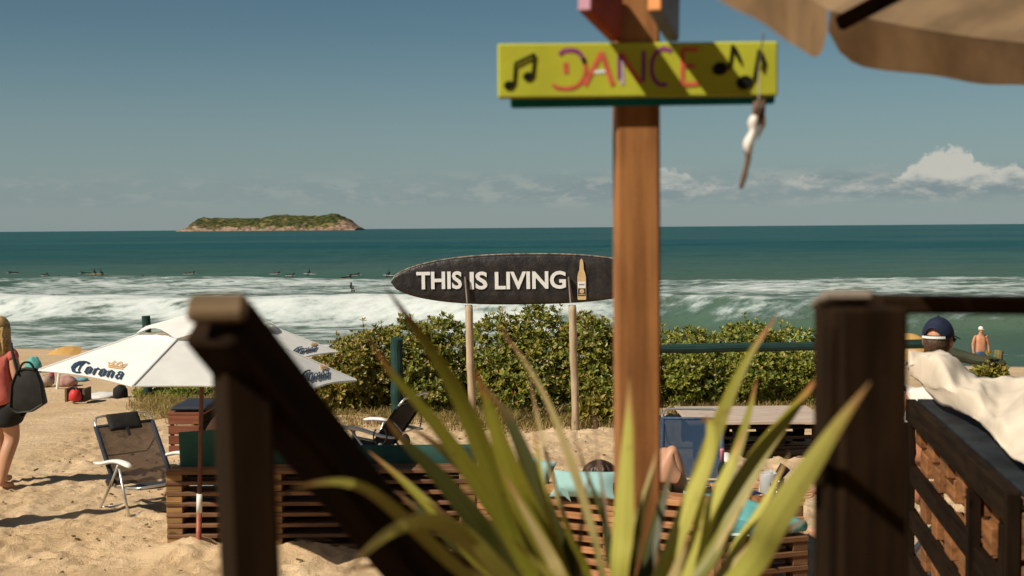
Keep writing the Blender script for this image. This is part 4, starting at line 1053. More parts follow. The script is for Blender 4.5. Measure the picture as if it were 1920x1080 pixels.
# ------------------------------------------------------------------ folding beach chairs
def beach_chair(label, loc, rz, sling, edge, pad, arm=True, group='folding beach chairs'):
    t = thing('beach_chair', label, 'chair', loc, rz, group)
    def tb(name, pts, r, mat, par=t, n=8): return MB().tube(pts, r, n).build(name, mat, par, local=False, M=MW[t.name], smooth=True)
    W_ = .275; yb, zb, yt, zt_ = -.06, .22, -.50, .80
    up = Vector((0, yt - yb, zt_ - zb)).normalized()
    bk = [(-W_, yb, zb)] + [(-W_, yb + (yt - yb) * q, zb + (zt_ - zb) * q) for q in (.5, .9)] + [(-W_ + .03, yb + (yt - yb) * .985, zb + (zt_ - zb) * .985), (-W_ + .09, yt, zt_), (W_ - .09, yt, zt_), (W_ - .03, yb + (yt - yb) * .985, zb + (zt_ - zb) * .985)] + [(W_, yb + (yt - yb) * q, zb + (zt_ - zb) * q) for q in (.9, .5)] + [(W_, yb, zb)]
    tb('back_frame', bk, .0115, M_ALU)
    tb('seat_frame', [(-W_, yb, zb), (-W_, .36, .27), (-W_ + .04, .40, .275), (W_ - .04, .40, .275), (W_, .36, .27), (W_, yb, zb)], .0115, M_ALU)
    # sling of the back and seat
    v, f = [], []
    n = 8
    for i in range(n + 1):
        q = i / n; 
        for j in range(7):
            x = (-1 + j / 3) * (W_ - .012); sag = .035 * math.sin(math.pi * q) * (1 - (x / W_) ** 2)
            v.append(Vector((x, yb + (yt - yb) * (.02 + .84 * q) - sag * up.z, zb + (zt_ - zb) * (.02 + .84 * q) + sag * up.y)))
    for i in range(n):
        for j in range(6): f.append([i * 7 + j, i * 7 + j + 1, (i + 1) * 7 + j + 1, (i + 1) * 7 + j])
    mesh_obj('back_sling', pydata('back_sling', v, f, True), sling, t, MW[t.name])
    for sx in (-1, 1):
        mb = MB(); mb.tube([(sx * (W_ + .0), yb + (yt - yb) * q - .004, zb + (zt_ - zb) * q) for q in (.04, .3, .6, .86)], .024, 8, flat=.8); mb.build('side_sleeve', edge, t, M=MW[t.name], smooth=True)
    MB().tube([(-W_, yb + (yt - yb) * .86, zb + (zt_ - zb) * .86), (W_, yb + (yt - yb) * .86, zb + (zt_ - zb) * .86)], .014, 8).build('cross_sleeve', edge, t, M=MW[t.name], smooth=True)
    v, f = [], []
    for i in range(6):
        q = i / 5
        for j in range(5):
            x = (-1 + j / 2) * (W_ - .01); v.append(Vector((x, yb + .46 * q, .215 + .05 * q - .03 * math.sin(math.pi * q) * (1 - (x / W_) ** 2))))
    for i in range(5):
        for j in range(4): f.append([i * 5 + j, i * 5 + j + 1, (i + 1) * 5 + j + 1, (i + 1) * 5 + j])
    so = mesh_obj('seat_sling', pydata('seat_sling', v, f, True), edge, t, MW[t.name]); so.modifiers.new('thick', 'SOLIDIFY').thickness = .006
    # head pad
    if pad:
        Mh = MW[t.name] @ frame((0, yt + .012, zt_ - .075), (1, 0, 0), (0, -up.z, up.y) if False else None)
        Mh = MW[t.name] @ (Matrix.Translation((0, yb + (yt - yb) * .90 + .01, zb + (zt_ - zb) * .90)) @ Matrix((Vector((1, 0, 0)), up, Vector((1, 0, 0)).cross(up))).transposed().to_4x4())
        mesh_obj('head_pad', cushion_mesh(.31, .17, .05, 8), pad, t, Mh)
        MB().box((0, 0, 0), (.03, .09, .006)).build('pad_strap', pad, t, M=Mh @ Matrix.Translation((0, -.12, -.02)))
    # rear prop loop
    tb('prop_loop', [(-W_ + .02, yb + (yt - yb) * .62 - .01, zb + (zt_ - zb) * .62), (-W_ + .03, -.44, .47), (-W_ + .06, -.44, .44), (W_ - .1, -.44, .44), (W_ - .05, -.43, .50), (W_ - .02, yb + (yt - yb) * .80, zb + (zt_ - zb) * .80)], .008, M_ALU)
    for sx in (-1, 1):
        x = sx * (W_ + .035)
        tb('leg', [(x, .10, .46), (x, -.10, .22), (x, -.30, .012), (x, -.31, .0)], .0125, M_ALU)
        tb('leg', [(x - sx * .012, .06, .45), (x - sx * .012, .16, .20), (x - sx * .012, .26, .0)], .0125, M_ALU)
        if arm:
            mb = MB(); pts = [(x, -.40, .40), (x, -.26, .41), (x, -.06, .455), (x, .10, .475), (x, .24, .47), (x, .32, .455)]
            mb.tube(catmull(pts, 10), [.018, .028, .032, .033, .033, .034, .036, .038, .038, .034, .020], 10, flat=.55); mb.build('armrest', M_PLAST, t, M=MW[t.name], smooth=True)
    for y_, z_ in ((-.265, .012), (.235, .012)):
        tb('cross_bar', [(-W_ - .03, y_, z_), (W_ + .03, y_, z_)], .009, M_ALU)
    return t
g = G(268, 955)
beach_chair('folding beach chair with see-through dark sling, black head pad and white armrests', (g.x + .03, g.y + .05, .0), R(-138), M_MESH, M_NAVYF, M_BLACKF)
g = P(1297, 925, 11.6)
beach_chair('folding beach chair with a solid blue sling behind the tall post', (g.x, g.y, -.02), R(172), M_BMESH, M_BLUEF, None)
g = G(700, 880)
beach_chair('empty black beach chair tipped back between the bench and the shrubs', (g.x + .02, g.y, .0), R(66), M_BLACKF, M_BLACKF, None)
g = P(1590, 1130, 7.4)
beach_chair('beach chair with bare tubes almost hidden by the thick dark post', (g.x + .08, g.y, 0), R(80), M_MESH, M_NAVYF, None, False)
# grey bag hung near the black chair
bg0 = P(713, 845, 11.9)
gb = thing('beach_bag', 'small grey cloth bag with two black handles behind the shaded bench', 'bag', (bg0.x, bg0.y, 0))
mb = MB(); mb.lathe([(.03, -.10), (.065, -.09), (.055, .0), (.02, .06), (.012, .07)], bg0, 12); mb.build('body', simple('grey_cloth', (.16, .17, .20), .9, .1), gb, smooth=True)
for sx in (-1, 1): MB().tube(catmull([bg0 + Vector((sx * .02, 0, .05)), bg0 + Vector((sx * .06, 0, .11)), bg0 + Vector((sx * .055, 0, .17)), bg0 + Vector((sx * .035, 0, .20))], 8), .008, 6).build('handle', M_BLACK, gb, smooth=True)
gb.location.z = 0
sg = P(762, 824, 12.0)
hk = thing('beach_racket', 'dark round paddle leaning behind the shaded bench', 'paddle', (sg.x, sg.y, 0))
MB().ellipsoid(sg, (.035, .012, .06), 14, 8, Euler((0, R(-15), 0)).to_matrix()).build('blade', M_BLACK, hk, smooth=True)
MB().tube([sg + Vector((.01, 0, -.05)), sg + Vector((.05, .03, -.18)), sg + Vector((.06, .05, -.6))], .011, 8).build('handle', M_BLACK, hk, smooth=True)

# ------------------------------------------------------------------ people
def skin_body(name, J, E, mat, parent, M, sub=2):
    names = list(J); me = bpy.data.meshes.new(name)
    me.from_pydata([J[n][0] for n in names], [(names.index(a), names.index(b)) for a, b in E], [])
    o = bpy.data.objects.new(name, me); col.objects.link(o); me.materials.append(mat)
    sk = o.modifiers.new('skin', 'SKIN'); sk.use_smooth_shade = True; sk.branch_smoothing = .6
    for i, n in enumerate(names):
        r = J[n][1]; r = (r, r) if isinstance(r, (int, float)) else r
        if min(r) > .024: r = (r[0] * 1.16, r[1] * 1.16)
        me.skin_vertices[0].data[i].radius = r; me.skin_vertices[0].data[i].use_root = (i == 0)
    s = o.modifiers.new('sub', 'SUBSURF'); s.levels = sub; s.render_levels = sub
    return place(o, parent, M)
def head_mesh(mb, c, r, face=None):
    """skull with jaw; face = unit direction looked at"""
    pass
def head_parts(t, c, fwd, M, skin, hair=None, s=1.0, hair_scale=(1.06, 1.1, 1.05), hair_off=(0, -.012, .014), cap=None):
    """c: centre of the head in local space; fwd: direction of the face (flat)"""
    f = Vector(fwd).normalized(); r = Vector((f.y, -f.x, 0)); Rm = Matrix((r, f, Vector((0, 0, 1)))).transposed()
    T = M @ Matrix.Translation(Vector(c)) @ Rm.to_4x4()
    mb = MB(); mb.ellipsoid((0, 0, .012 * s), (.075 * s, .095 * s, .100 * s), 20, 14); mb.ellipsoid((0, .028 * s, -.055 * s), (.052 * s, .060 * s, .060 * s), 16, 10)
    mb.ellipsoid((0, .098 * s, -.018 * s), (.012 * s, .018 * s, .022 * s), 8, 6)
    for sx in (-1, 1): mb.ellipsoid((sx * .078 * s, -.005 * s, -.012 * s), (.012 * s, .024 * s, .034 * s), 10, 8)
    mb.ellipsoid((0, .080 * s, -.062 * s), (.022 * s, .010 * s, .006 * s), 8, 6)
    hd = mb.build('head', skin, t, M=T, smooth=True)
    if hair:
        MB().ellipsoid(Vector(hair_off) * s, (.079 * s * hair_scale[0], .093 * s * hair_scale[1], .098 * s * hair_scale[2]), 20, 14).build('hair', hair, t, M=T, smooth=True)
    return T
def fingers(J, E, wrist, dirv, side, curl=.3, s=1.0, key='h'):
    """palm and five fingers from the wrist joint; dirv along the hand, side across the palm towards the thumb"""
    w = Vector(J[wrist][0]); d = Vector(dirv).normalized(); sd = Vector(side).normalized(); n = d.cross(sd).normalized()
    J[key + 'palm'] = (tuple(w + d * .055 * s), (.020 * s, .034 * s)); E.append((wrist, key + 'palm'))
    for k, (off, L) in enumerate(((.030, .075), (.010, .085), (-.010, .080), (-.028, .062))):
        a = w + d * .092 * s + sd * off * s; b = a + (d + n * curl * .5).normalized() * L * .5 * s; c = b + (d + n * curl * 1.4).normalized() * L * .5 * s
        for nm, p, r in (('a', a, .0095), ('b', b, .0085), ('c', c, .0068)): J[f'{key}{k}{nm}'] = (tuple(p), r * s)
        E += [(key + 'palm', f'{key}{k}a'), (f'{key}{k}a', f'{key}{k}b'), (f'{key}{k}b', f'{key}{k}c')]
    a = w + d * .035 * s + sd * .035 * s; b = a + (d * .6 + sd * .8).normalized() * .034 * s; c = b + (d * .9 + sd * .4).normalized() * .028 * s
    for nm, p, r in (('a', a, .011), ('b', b, .0095), ('c', c, .0078)): J[f'{key}t{nm}'] = (tuple(p), r * s)
    E += [(key + 'palm', key + 'ta'), (key + 'ta', key + 'tb'), (key + 'tb', key + 'tc')]

# woman walking away along the sand at the left edge
gw = G(2, 915); MWm = Matrix.Translation((gw.x, gw.y, gz(gw.x, gw.y)))
tw_ = thing('person', 'blonde woman in coral shirt and black shorts walking barefoot with a bag', 'person', (gw.x, gw.y, 0))
J = {'hip': ((.0, 0, .88), (.125, .10)), 'waist': ((.0, 0, 1.02), (.105, .085)), 'chest': ((.0, .01, 1.22), (.125, .10)), 'neckb': ((.0, .01, 1.36), .075), 'neck': ((.01, .02, 1.43), .050), 'head': ((.015, .035, 1.50), .052),
     'shr': ((.13, .01, 1.345), .056), 'elr': ((.195, -.04, 1.10), .041), 'wrr': ((.20, .06, .90), .030),
     'shl': ((-.14, .02, 1.345), .056), 'ell': ((-.21, -.02, 1.09), .041), 'wrl': ((-.20, .10, .90), .030),
     'hr': ((.075, .0, .80), .098), 'kr': ((.105, .06, .49), .066), 'cr': ((.075, -.02, .34), .062), 'ar': ((.035, -.06, .11), .038), 'her': ((.02, -.07, .055), .034), 'tor': ((.085, .03, .022), .028), 'toe_r': ((.105, .06, .016), .018),
     'hl': ((-.075, .02, .80), .098), 'kl': ((-.085, .22, .52), .066), 'cl': ((-.085, .24, .36), .060), 'al': ((-.085, .28, .10), .038), 'hel': ((-.09, .26, .04), .036), 'tol': ((-.075, .40, .028), .030), 'toe_l': ((-.07, .44, .02), .018)}
E = [('hip', 'waist'), ('waist', 'chest'), ('chest', 'neckb'), ('neckb', 'neck'), ('neck', 'head'), ('chest', 'shr'), ('shr', 'elr'), ('elr', 'wrr'), ('chest', 'shl'), ('shl', 'ell'), ('ell', 'wrl'),
     ('hip', 'hr'), ('hr', 'kr'), ('kr', 'cr'), ('cr', 'ar'), ('ar', 'her'), ('her', 'tor'), ('tor', 'toe_r'), ('hip', 'hl'), ('hl', 'kl'), ('kl', 'cl'), ('cl', 'al'), ('al', 'hel'), ('hel', 'tol'), ('tol', 'toe_l')]
fingers(J, E, 'wrr', (.05, .2, -1), (-.2, 1, .2), .6, 1.0, 'r'); fingers(J, E, 'wrl', (-.05, .2, -1), (.2, 1, .2), .5, 1.0, 'l')
skin_body('body', J, E, M_SKIN, tw_, MWm)
Js = {'chest': ((.0, .01, 1.22), (.150, .118)), 'waist': ((.0, 0, 1.03), (.150, .122)), 'low': ((0, 0, .90), (.165, .14)), 'hem': ((.0, 0, .80), (.172, .145)), 'nb': ((.0, .01, 1.35), .088), 'shr': ((.135, .01, 1.345), .070), 'slr': ((.178, -.02, 1.235), .066), 'shl': ((-.145, .02, 1.345), .070), 'sll': ((-.185, .0, 1.235), .066)}
skin_body('shirt', Js, [('chest', 'waist'), ('waist', 'low'), ('low', 'hem'), ('chest', 'nb'), ('chest', 'shr'), ('shr', 'slr'), ('chest', 'shl'), ('shl', 'sll')], M_CORAL, tw_, MWm)
Jp = {'hip': ((.0, 0, .845), (.165, .14)), 'top': ((0, 0, .94), (.15, .125)), 'hr': ((.078, .01, .76), .132), 'mr': ((.085, .02, .68), .128), 'er': ((.092, .035, .60), .122), 'hl': ((-.078, .03, .76), .132), 'ml': ((-.08, .06, .68), .128), 'el': ((-.082, .11, .60), .122)}
skin_body('shorts', Jp, [('hip', 'top'), ('hip', 'hr'), ('hr', 'mr'), ('mr', 'er'), ('hip', 'hl'), ('hl', 'ml'), ('ml', 'el')], M_BLACK, tw_, MWm)
head_parts(tw_, (.02, .045, 1.565), (.5, .86, 0), MWm, M_SKIN)
hv = MB(); rnd = random.Random(3)
hv.ellipsoid((.015, .030, 1.585), (.090, .102, .100), 20, 14)
for k in range(70):
    a = R(150 + k * 3.55); x0, y0 = .02 + .075 * math.cos(a), .035 + .085 * math.sin(a)
    hv.tube(catmull([(x0, y0, 1.60), (x0 * 1.15, y0 - .02, 1.48), (x0 * 1.2 + rnd.uniform(-.02, .02), y0 - .035, 1.38), (x0 * 1.1 + rnd.uniform(-.02, .02), y0 - .03, 1.27 + rnd.uniform(-.03, .05))], 8), [x * rnd.uniform(.45, .75) for x in (.022, .024, .024, .022, .02, .018, .014, .010, .004)], 5)
hv.build('hair', M_HBLOND, tw_, M=MWm, smooth=True)
# her tote bag
tbw = P(54, 772, 12.15)
tt_ = thing('tote_bag', 'large black tote bag hanging from the walking woman\'s shoulder', 'bag', (tbw.x, tbw.y, tbw.z))
s = 12.15 / FPX; yb_ = tbw.y
poly = [(22, 765), (24, 720), (34, 692), (50, 688), (70, 690), (80, 718), (86, 757), (62, 772), (36, 774)]
v, f = [], []; n = len(poly)
for k, (dy, sc_) in enumerate(((-.055, .86), (-.085, .98), (0, 1.0), (.085, .98), (.055, .86))):
    cx, cy = 54, 732
    for x, y in poly:
        q = P(cx + (x - cx) * sc_, cy + (y - cy) * sc_, 12.15); v.append(Vector((q.x, yb_ + dy * (1.0 - .55 * (772 - y) / 84), q.z)))
for k in range(4):
    for i in range(n): j = (i + 1) % n; f.append([k * n + i, k * n + j, (k + 1) * n + j, (k + 1) * n + i])
f.append(list(range(n))); f.append([4 * n + i for i in range(n)][::-1])
bo_ = mesh_obj('body', pydata('body', v, f, True), simple('black_tote_cloth', (.012, .012, .010), .6, .4, 9, .4), tt_); ss = bo_.modifiers.new('bev', 'BEVEL'); ss.width = .012; ss.segments = 2
MB().tube(catmull([P(36, 694, 12.1), P(42, 682, 12.1), P(52, 679, 12.1), P(60, 684, 12.1), P(65, 696, 12.1)], 12), .011, 6, flat=1.0).build('handle', M_BLACK, tt_, smooth=True)
MB().tube(catmull([P(34, 702, 12.1), P(28, 680, 12.12), P(22, 655, 12.2), P(21, 644, 12.35), P(22, 660, 12.5), P(32, 695, 12.3)], 14), .014, 6).build('shoulder_strap', M_BLACK, tt_, smooth=True)
# a furled parasol just outside the picture whose long shadow crosses the sand
pf = Vector((-5.35, 10.05, gz(-5.35, 10.05)))
fp = thing('folded_parasol', 'furled white parasol stuck in the sand, casting the lower long shadow', 'parasol', pf)
MB().tube([pf - Vector((0, 0, .3)), pf + Vector((0, 0, 2.45))], .022, 10).build('pole', M_RUST, fp, smooth=True)
MB().lathe([(.05, .95), (.11, 1.0), (.12, 1.3), (.10, 1.8), (.06, 2.25), (.025, 2.42), (.02, 2.44)], pf, 14).build('furled_canopy', M_WHITE, fp, smooth=True)

# man in the navy cap seated on the terrace
hc = P(1760, 637, 7.0); Mc = Matrix.Translation((hc.x, hc.y, 0))
tm = thing('person', 'man seen from behind in a navy cap worn with sunglasses', 'person', (hc.x, hc.y, .8))
hz = hc.z
J = {'hip': ((.02, .02, 1.25), (.16, .13)), 'belly': ((.01, .0, 1.40), (.15, .12)), 'chest': ((.0, .0, hz - .40), (.165, .12)), 'nb': ((.0, .0, hz - .235), .085), 'neck': ((.0, .0, hz - .15), .062), 'head': ((.005, .015, hz - .06), .06),
     'shr': ((.15, -.06, hz - .29), .062), 'elr': ((.24, .02, hz - .56), .048), 'wrr': ((.22, .26, hz - .62), .034), 'shl': ((-.15, .06, hz - .29), .062), 'ell': ((-.2, .16, hz - .56), .048), 'wrl': ((-.05, .32, hz - .64), .034),
     'hr': ((.11, .0, 1.24), .10), 'kr': ((.30, .42, 1.28), .075), 'ar': ((.33, .46, .88), .045), 'fr': ((.40, .58, .84), .035), 'hl': ((-.06, .08, 1.24), .10), 'kl': ((.05, .52, 1.28), .075), 'al': ((.08, .56, .88), .045), 'fl': ((.14, .68, .84), .035)}
E = [('hip', 'belly'), ('belly', 'chest'), ('chest', 'nb'), ('nb', 'neck'), ('neck', 'head'), ('chest', 'shr'), ('shr', 'elr'), ('elr', 'wrr'), ('chest', 'shl'), ('shl', 'ell'), ('ell', 'wrl'), ('hip', 'hr'), ('hr', 'kr'), ('kr', 'ar'), ('ar', 'fr'), ('hip', 'hl'), ('hl', 'kl'), ('kl', 'al'), ('al', 'fl')]
fingers(J, E, 'wrr', (0, 1, -.2), (-1, 0, 0), .4, 1, 'r'); fingers(J, E, 'wrl', (.3, 1, -.2), (1, 0, 0), .4, 1, 'l')
skin_body('body', J, E, M_SKIN2, tm, Mc)
Js = {'chest': ((.0, .0, hz - .41), (.18, .135)), 'hem': ((.015, .01, 1.27), (.185, .15)), 'nb': ((.0, .0, hz - .265), .10), 'shr': ((.155, -.06, hz - .295), .078), 'slr': ((.21, -.02, hz - .45), .072), 'shl': ((-.155, .06, hz - .295), .078), 'sll': ((-.19, .12, hz - .45), .072)}
skin_body('shirt', Js, [('chest', 'hem'), ('chest', 'nb'), ('chest', 'shr'), ('shr', 'slr'), ('chest', 'shl'), ('shl', 'sll')], M_TOWEL, tm, Mc)
fwd = Vector((.62, .78, 0)).normalized()
T = head_parts(tm, (0, .01, hz), fwd, Mc, M_SKIN2, simple('short_brown_hair', (.075, .042, .022), .6, .5, 90, .5), .93, (1.03, 1.02, .92), (0, -.010, -.012))
# the cap: dome cut off above the ears with a bill and a white strap over the gap at the back
v, f = [], []; nu, nv = 28, 9
for j in range(nv + 1):
    th = R(4) + (R(90) - R(4)) * j / nv
    for k in range(nu):
        a = 2 * math.pi * k / nu; x, y = math.sin(th) * math.cos(a), math.sin(th) * math.sin(a); z = math.cos(th)
        zz = z * .108 + .018
        back = -y  # back of the head
        if j >= 6:
            arch = max(0, 1 - (abs(x) / .62) ** 2) if y < 0 else 0
            zz += arch * .052 * (j - 5) / 4
        v.append(Vector((x * .084, y * .099, zz)))
for j in range(nv):
    for k in range(nu): f.append([j * nu + k, (j + 1) * nu + k, (j + 1) * nu + (k + 1) % nu, j * nu + (k + 1) % nu])
f.append(list(range(nu)))
cp = mesh_obj('cap', pydata('cap', v, f, True), M_CAP, tm, T); cp.modifiers.new('thick', 'SOLIDIFY').thickness = .004
st_ = MB(); n = 12
for k in range(n):
    a0, a1 = R(222 + 96 * k / n), R(222 + 96 * (k + 1) / n)
    p0, p1 = Vector((.0865 * math.cos(a0), .1015 * math.sin(a0), 0)), Vector((.0865 * math.cos(a1), .1015 * math.sin(a1), 0))
    st_.add([p0 + Vector((0, 0, .012)), p1 + Vector((0, 0, .012)), p1 + Vector((0, 0, .024)), p0 + Vector((0, 0, .024)), p0 * .97 + Vector((0, 0, .012)), p1 * .97 + Vector((0, 0, .012)), p1 * .97 + Vector((0, 0, .024)), p0 * .97 + Vector((0, 0, .024))], [[0, 1, 2, 3], [7, 6, 5, 4], [3, 2, 6, 7], [4, 5, 1, 0]])
st_.build('cap_strap', M_LWHITE, cp, M=T)
bl = MB(); v, f = [], []
for i in range(5):
    for k in range(9):
        a = R(35 + 110 * k / 8); r = 1 + .75 * i / 4 * math.sin(a) ** .5
        v.append(Vector((.092 * math.cos(a) * (1 + .1 * i / 4), .105 * math.sin(a) + .072 * i / 4 * math.sin(a) ** .6, .020 - .016 * (i / 4) * 1 - .010 * math.cos(a) ** 2)))
for i in range(4):
    for k in range(8): f.append([i * 9 + k, i * 9 + k + 1, (i + 1) * 9 + k + 1, (i + 1) * 9 + k])
bm_ = mesh_obj('cap_bill', pydata('cap_bill', v, f, True), M_CAP, cp, T); bm_.modifiers.new('thick', 'SOLIDIFY').thickness = .004
MB().ellipsoid((0, 0, .127), (.008, .008, .005), 8, 6).build('cap_button', M_CAP, cp, M=T)
sgm = MB()
for sx in (-1, 1): sgm.tube([(sx * .080, -.02, .0), (sx * .083, .05, .004), (sx * .072, .088, .0)], .0035, 6)
for sx in (-1, 1): sgm.ellipsoid((sx * .035, .098, -.006), (.028, .008, .020), 12, 8)
sgm.build('sunglasses', M_BLACK, tm, M=T, smooth=True)

# bather standing at the water's edge
dm = 46.5; fm_ = P(1838, 703, dm); Mb = Matrix.Translation((fm_.x, fm_.y, fm_.z - .05))
tmn = thing('person', 'bare-chested man in white cap and blue shorts standing in the shallows', 'person', (fm_.x, fm_.y, fm_.z - .05))
J = {'hip': ((0, 0, .95), (.16, .115)), 'belly': ((0, -.02, 1.12), (.17, .135)), 'chest': ((0, 0, 1.34), (.185, .125)), 'nb': ((0, .01, 1.50), .085), 'neck': ((0, 0, 1.56), .058), 'head': ((0, -.01, 1.63), .06),
     'shr': ((.20, 0, 1.45), .066), 'elr': ((.27, .02, 1.16), .047), 'wrr': ((.29, -.04, .92), .034), 'shl': ((-.20, 0, 1.45), .066), 'ell': ((-.27, .02, 1.16), .047), 'wrl': ((-.28, -.04, .92), .034),
     'hr': ((.09, 0, .85), .10), 'kr': ((.11, -.02, .50), .068), 'cr': ((.11, .02, .36), .06), 'ar': ((.11, 0, .08), .04), 'fr': ((.13, -.14, .03), .035), 'hl': ((-.09, 0, .85), .10), 'kl': ((-.12, -.05, .50), .068), 'cl': ((-.12, -.01, .36), .06), 'al': ((-.13, 0, .08), .04), 'fl': ((-.15, -.14, .03), .035)}
E = [('hip', 'belly'), ('belly', 'chest'), ('chest', 'nb'), ('nb', 'neck'), ('neck', 'head'), ('chest', 'shr'), ('shr', 'elr'), ('elr', 'wrr'), ('chest', 'shl'), ('shl', 'ell'), ('ell', 'wrl'), ('hip', 'hr'), ('hr', 'kr'), ('kr', 'cr'), ('cr', 'ar'), ('ar', 'fr'), ('hip', 'hl'), ('hl', 'kl'), ('kl', 'cl'), ('cl', 'al'), ('al', 'fl')]
fingers(J, E, 'wrr', (0, -.2, -1), (-.3, -1, 0), .4, 1, 'r'); fingers(J, E, 'wrl', (0, -.2, -1), (.3, -1, 0), .4, 1, 'l')
skin_body('body', J, E, M_SKIN2, tmn, Mb)
Jp = {'hip': ((0, 0, .93), (.175, .13)), 'top': ((0, 0, 1.02), (.172, .132)), 'hr': ((.092, 0, .80), .115), 'er': ((.10, 0, .60), .105), 'hl': ((-.092, 0, .80), .115), 'el': ((-.105, -.01, .60), .105)}
skin_body('shorts', Jp, [('hip', 'top'), ('hip', 'hr'), ('hr', 'er'), ('hip', 'hl'), ('hl', 'el')], M_SHORTB, tmn, Mb)
T = head_parts(tmn, (0, -.02, 1.70), (.2, -1, 0), Mb, M_SKIN2, None)
MB().lathe([(.086, .01), (.090, .02), (.088, .06), (.070, .10), (.03, .122), (.002, .126)], (0, 0, 0), 18).build('cap', M_CAPW, tmn, M=T, smooth=True)
MB().ellipsoid((0, .115, .018), (.06, .05, .008), 12, 6).build('cap_bill', M_CAPW, tmn, M=T, smooth=True)

# person lounging on the sunlit bench: dark hair shows over the back, knees raised
ph = P(1124, 884, 9.05); kn = P(1262, 832, 8.92)
tl = thing('person', 'person lounging on the sunlit bench with raised bare knees and dark hair', 'person', (ph.x, ph.y, .42))
K1, K2 = P(1262, 838, 8.95), P(1248, 842, 9.1)
hp = P(1226, 955, 8.95)
J = {'hip': (tuple(hp), (.14, .12)), 'belly': (tuple(P(1190, 930, 9.0)), .12), 'chest': (tuple(P(1158, 905, 9.03)), (.14, .11)), 'neck': (tuple(P(1138, 893, 9.05)), .055), 'head': (tuple(ph), .065),
     'k1': (tuple(K1), .058), 'c1': (tuple(P(1270, 890, 8.95)), .050), 'a1': (tuple(P(1290, 945, 8.98)), .042), 'f1': (tuple(P(1310, 950, 8.98)), .032),
     'k2': (tuple(K2), .058), 'c2': (tuple(P(1256, 895, 9.12)), .050), 'a2': (tuple(P(1284, 945, 9.14)), .042), 'f2': (tuple(P(1304, 950, 9.14)), .032),
     's1': (tuple(P(1150, 915, 8.88)), .058), 'e1': (tuple(P(1185, 940, 8.84)), .045), 'w1': (tuple(P(1215, 930, 8.86)), .032)}
E = [('hip', 'belly'), ('belly', 'chest'), ('chest', 'neck'), ('neck', 'head'), ('hip', 'k1'), ('k1', 'c1'), ('c1', 'a1'), ('a1', 'f1'), ('hip', 'k2'), ('k2', 'c2'), ('c2', 'a2'), ('a2', 'f2'), ('chest', 's1'), ('s1', 'e1'), ('e1', 'w1')]
fingers(J, E, 'w1', (1, .1, -.1), (0, 1, .2), .3, 1, 'r')
skin_body('body', J, E, M_SKIN, tl, I4)
hr = MB(); hr.ellipsoid(ph, (.105, .11, .085), 18, 12)
for k in range(14):
    a = R(k * 26); hr.tube(catmull([ph + Vector((.04 * math.cos(a), .04 * math.sin(a), .06)), ph + Vector((.10 * math.cos(a), .10 * math.sin(a), .01)), ph + Vector((.11 * math.cos(a), .11 * math.sin(a), -.08))], 5), [.02, .025, .024, .02, .012, .005], 6)
hr.build('hair', M_HBROWN, tl, smooth=True)

# person sitting in the shade of the big parasol, mostly behind the near post
sp_ = P(455, 850, 10.75); Ms = Matrix.Translation((sp_.x, sp_.y, .40))
ts = thing('person', 'tanned person sitting in shade on the pallet bench behind the near post', 'person', (sp_.x, sp_.y, .40))
J = {'hip': ((0, 0, .12), (.17, .13)), 'belly': ((-.01, 0, .27), (.15, .12)), 'chest': ((-.02, 0, .45), (.17, .12)), 'nb': ((-.01, .02, .58), .08), 'neck': ((0, .04, .64), .055), 'head': ((0, .06, .71), .06),
     'shl': ((-.19, 0, .52), .07), 'ell': ((-.31, .05, .30), .056), 'wrl': ((-.24, .24, .14), .036), 'shr': ((.17, 0, .54), .07), 'elr': ((.34, .10, .36), .05), 'wrr': ((.42, .24, .46), .034),
     'hr': ((.10, .06, .10), .10), 'kr': ((.14, .46, .14), .075), 'ar': ((.15, .52, -.28), .045), 'fr': ((.16, .66, -.36), .035), 'hl': ((-.10, .06, .10), .10), 'kl': ((-.14, .46, .14), .075), 'al': ((-.15, .52, -.28), .045), 'fl': ((-.15, .66, -.36), .035)}
E = [('hip', 'belly'), ('belly', 'chest'), ('chest', 'nb'), ('nb', 'neck'), ('neck', 'head'), ('chest', 'shr'), ('shr', 'elr'), ('elr', 'wrr'), ('chest', 'shl'), ('shl', 'ell'), ('ell', 'wrl'), ('hip', 'hr'), ('hr', 'kr'), ('kr', 'ar'), ('ar', 'fr'), ('hip', 'hl'), ('hl', 'kl'), ('kl', 'al'), ('al', 'fl')]
fingers(J, E, 'wrr', (.5, .3, .6), (0, 1, 0), .4, 1, 'r'); fingers(J, E, 'wrl', (.3, 1, -.2), (1, 0, 0), .4, 1, 'l')
skin_body('body', J, E, M_SKIN3, ts, Ms)
head_parts(ts, (0, .07, .79), (.3, 1, 0), Ms, M_SKIN3, M_HBROWN)

# person in the chair behind the thick post, an open hand and a foot show
tp = thing('person', 'person behind the thick dark post with one open hand and bare foot showing', 'person', (P(1620, 1000, 8.6).x, P(1620, 1000, 8.6).y, 0))
Q = lambda x, y, d=8.6: tuple(P(x, y, d))
J = {'hip': (Q(1640, 980), (.15, .12)), 'chest': (Q(1645, 880), (.16, .12)), 'nb': (Q(1642, 850), .075), 'neck': (Q(1640, 836), .055), 'head': (Q(1638, 815), .06), 'sh': (Q(1618, 868, 8.5), .062), 'el': (Q(1580, 918, 8.45), .045), 'wr': (Q(1543, 918, 8.5), .031),
     'k': (Q(1590, 945, 8.5), .072), 'a': (Q(1560, 1000, 8.5), .045), 'f': (Q(1527, 1000, 8.5), .036), 't': (Q(1513, 992, 8.5), .02), 'k2': (Q(1590, 940, 8.75), .072), 'a2': (Q(1570, 1010, 8.75), .045), 'f2': (Q(1550, 1018, 8.75), .036)}
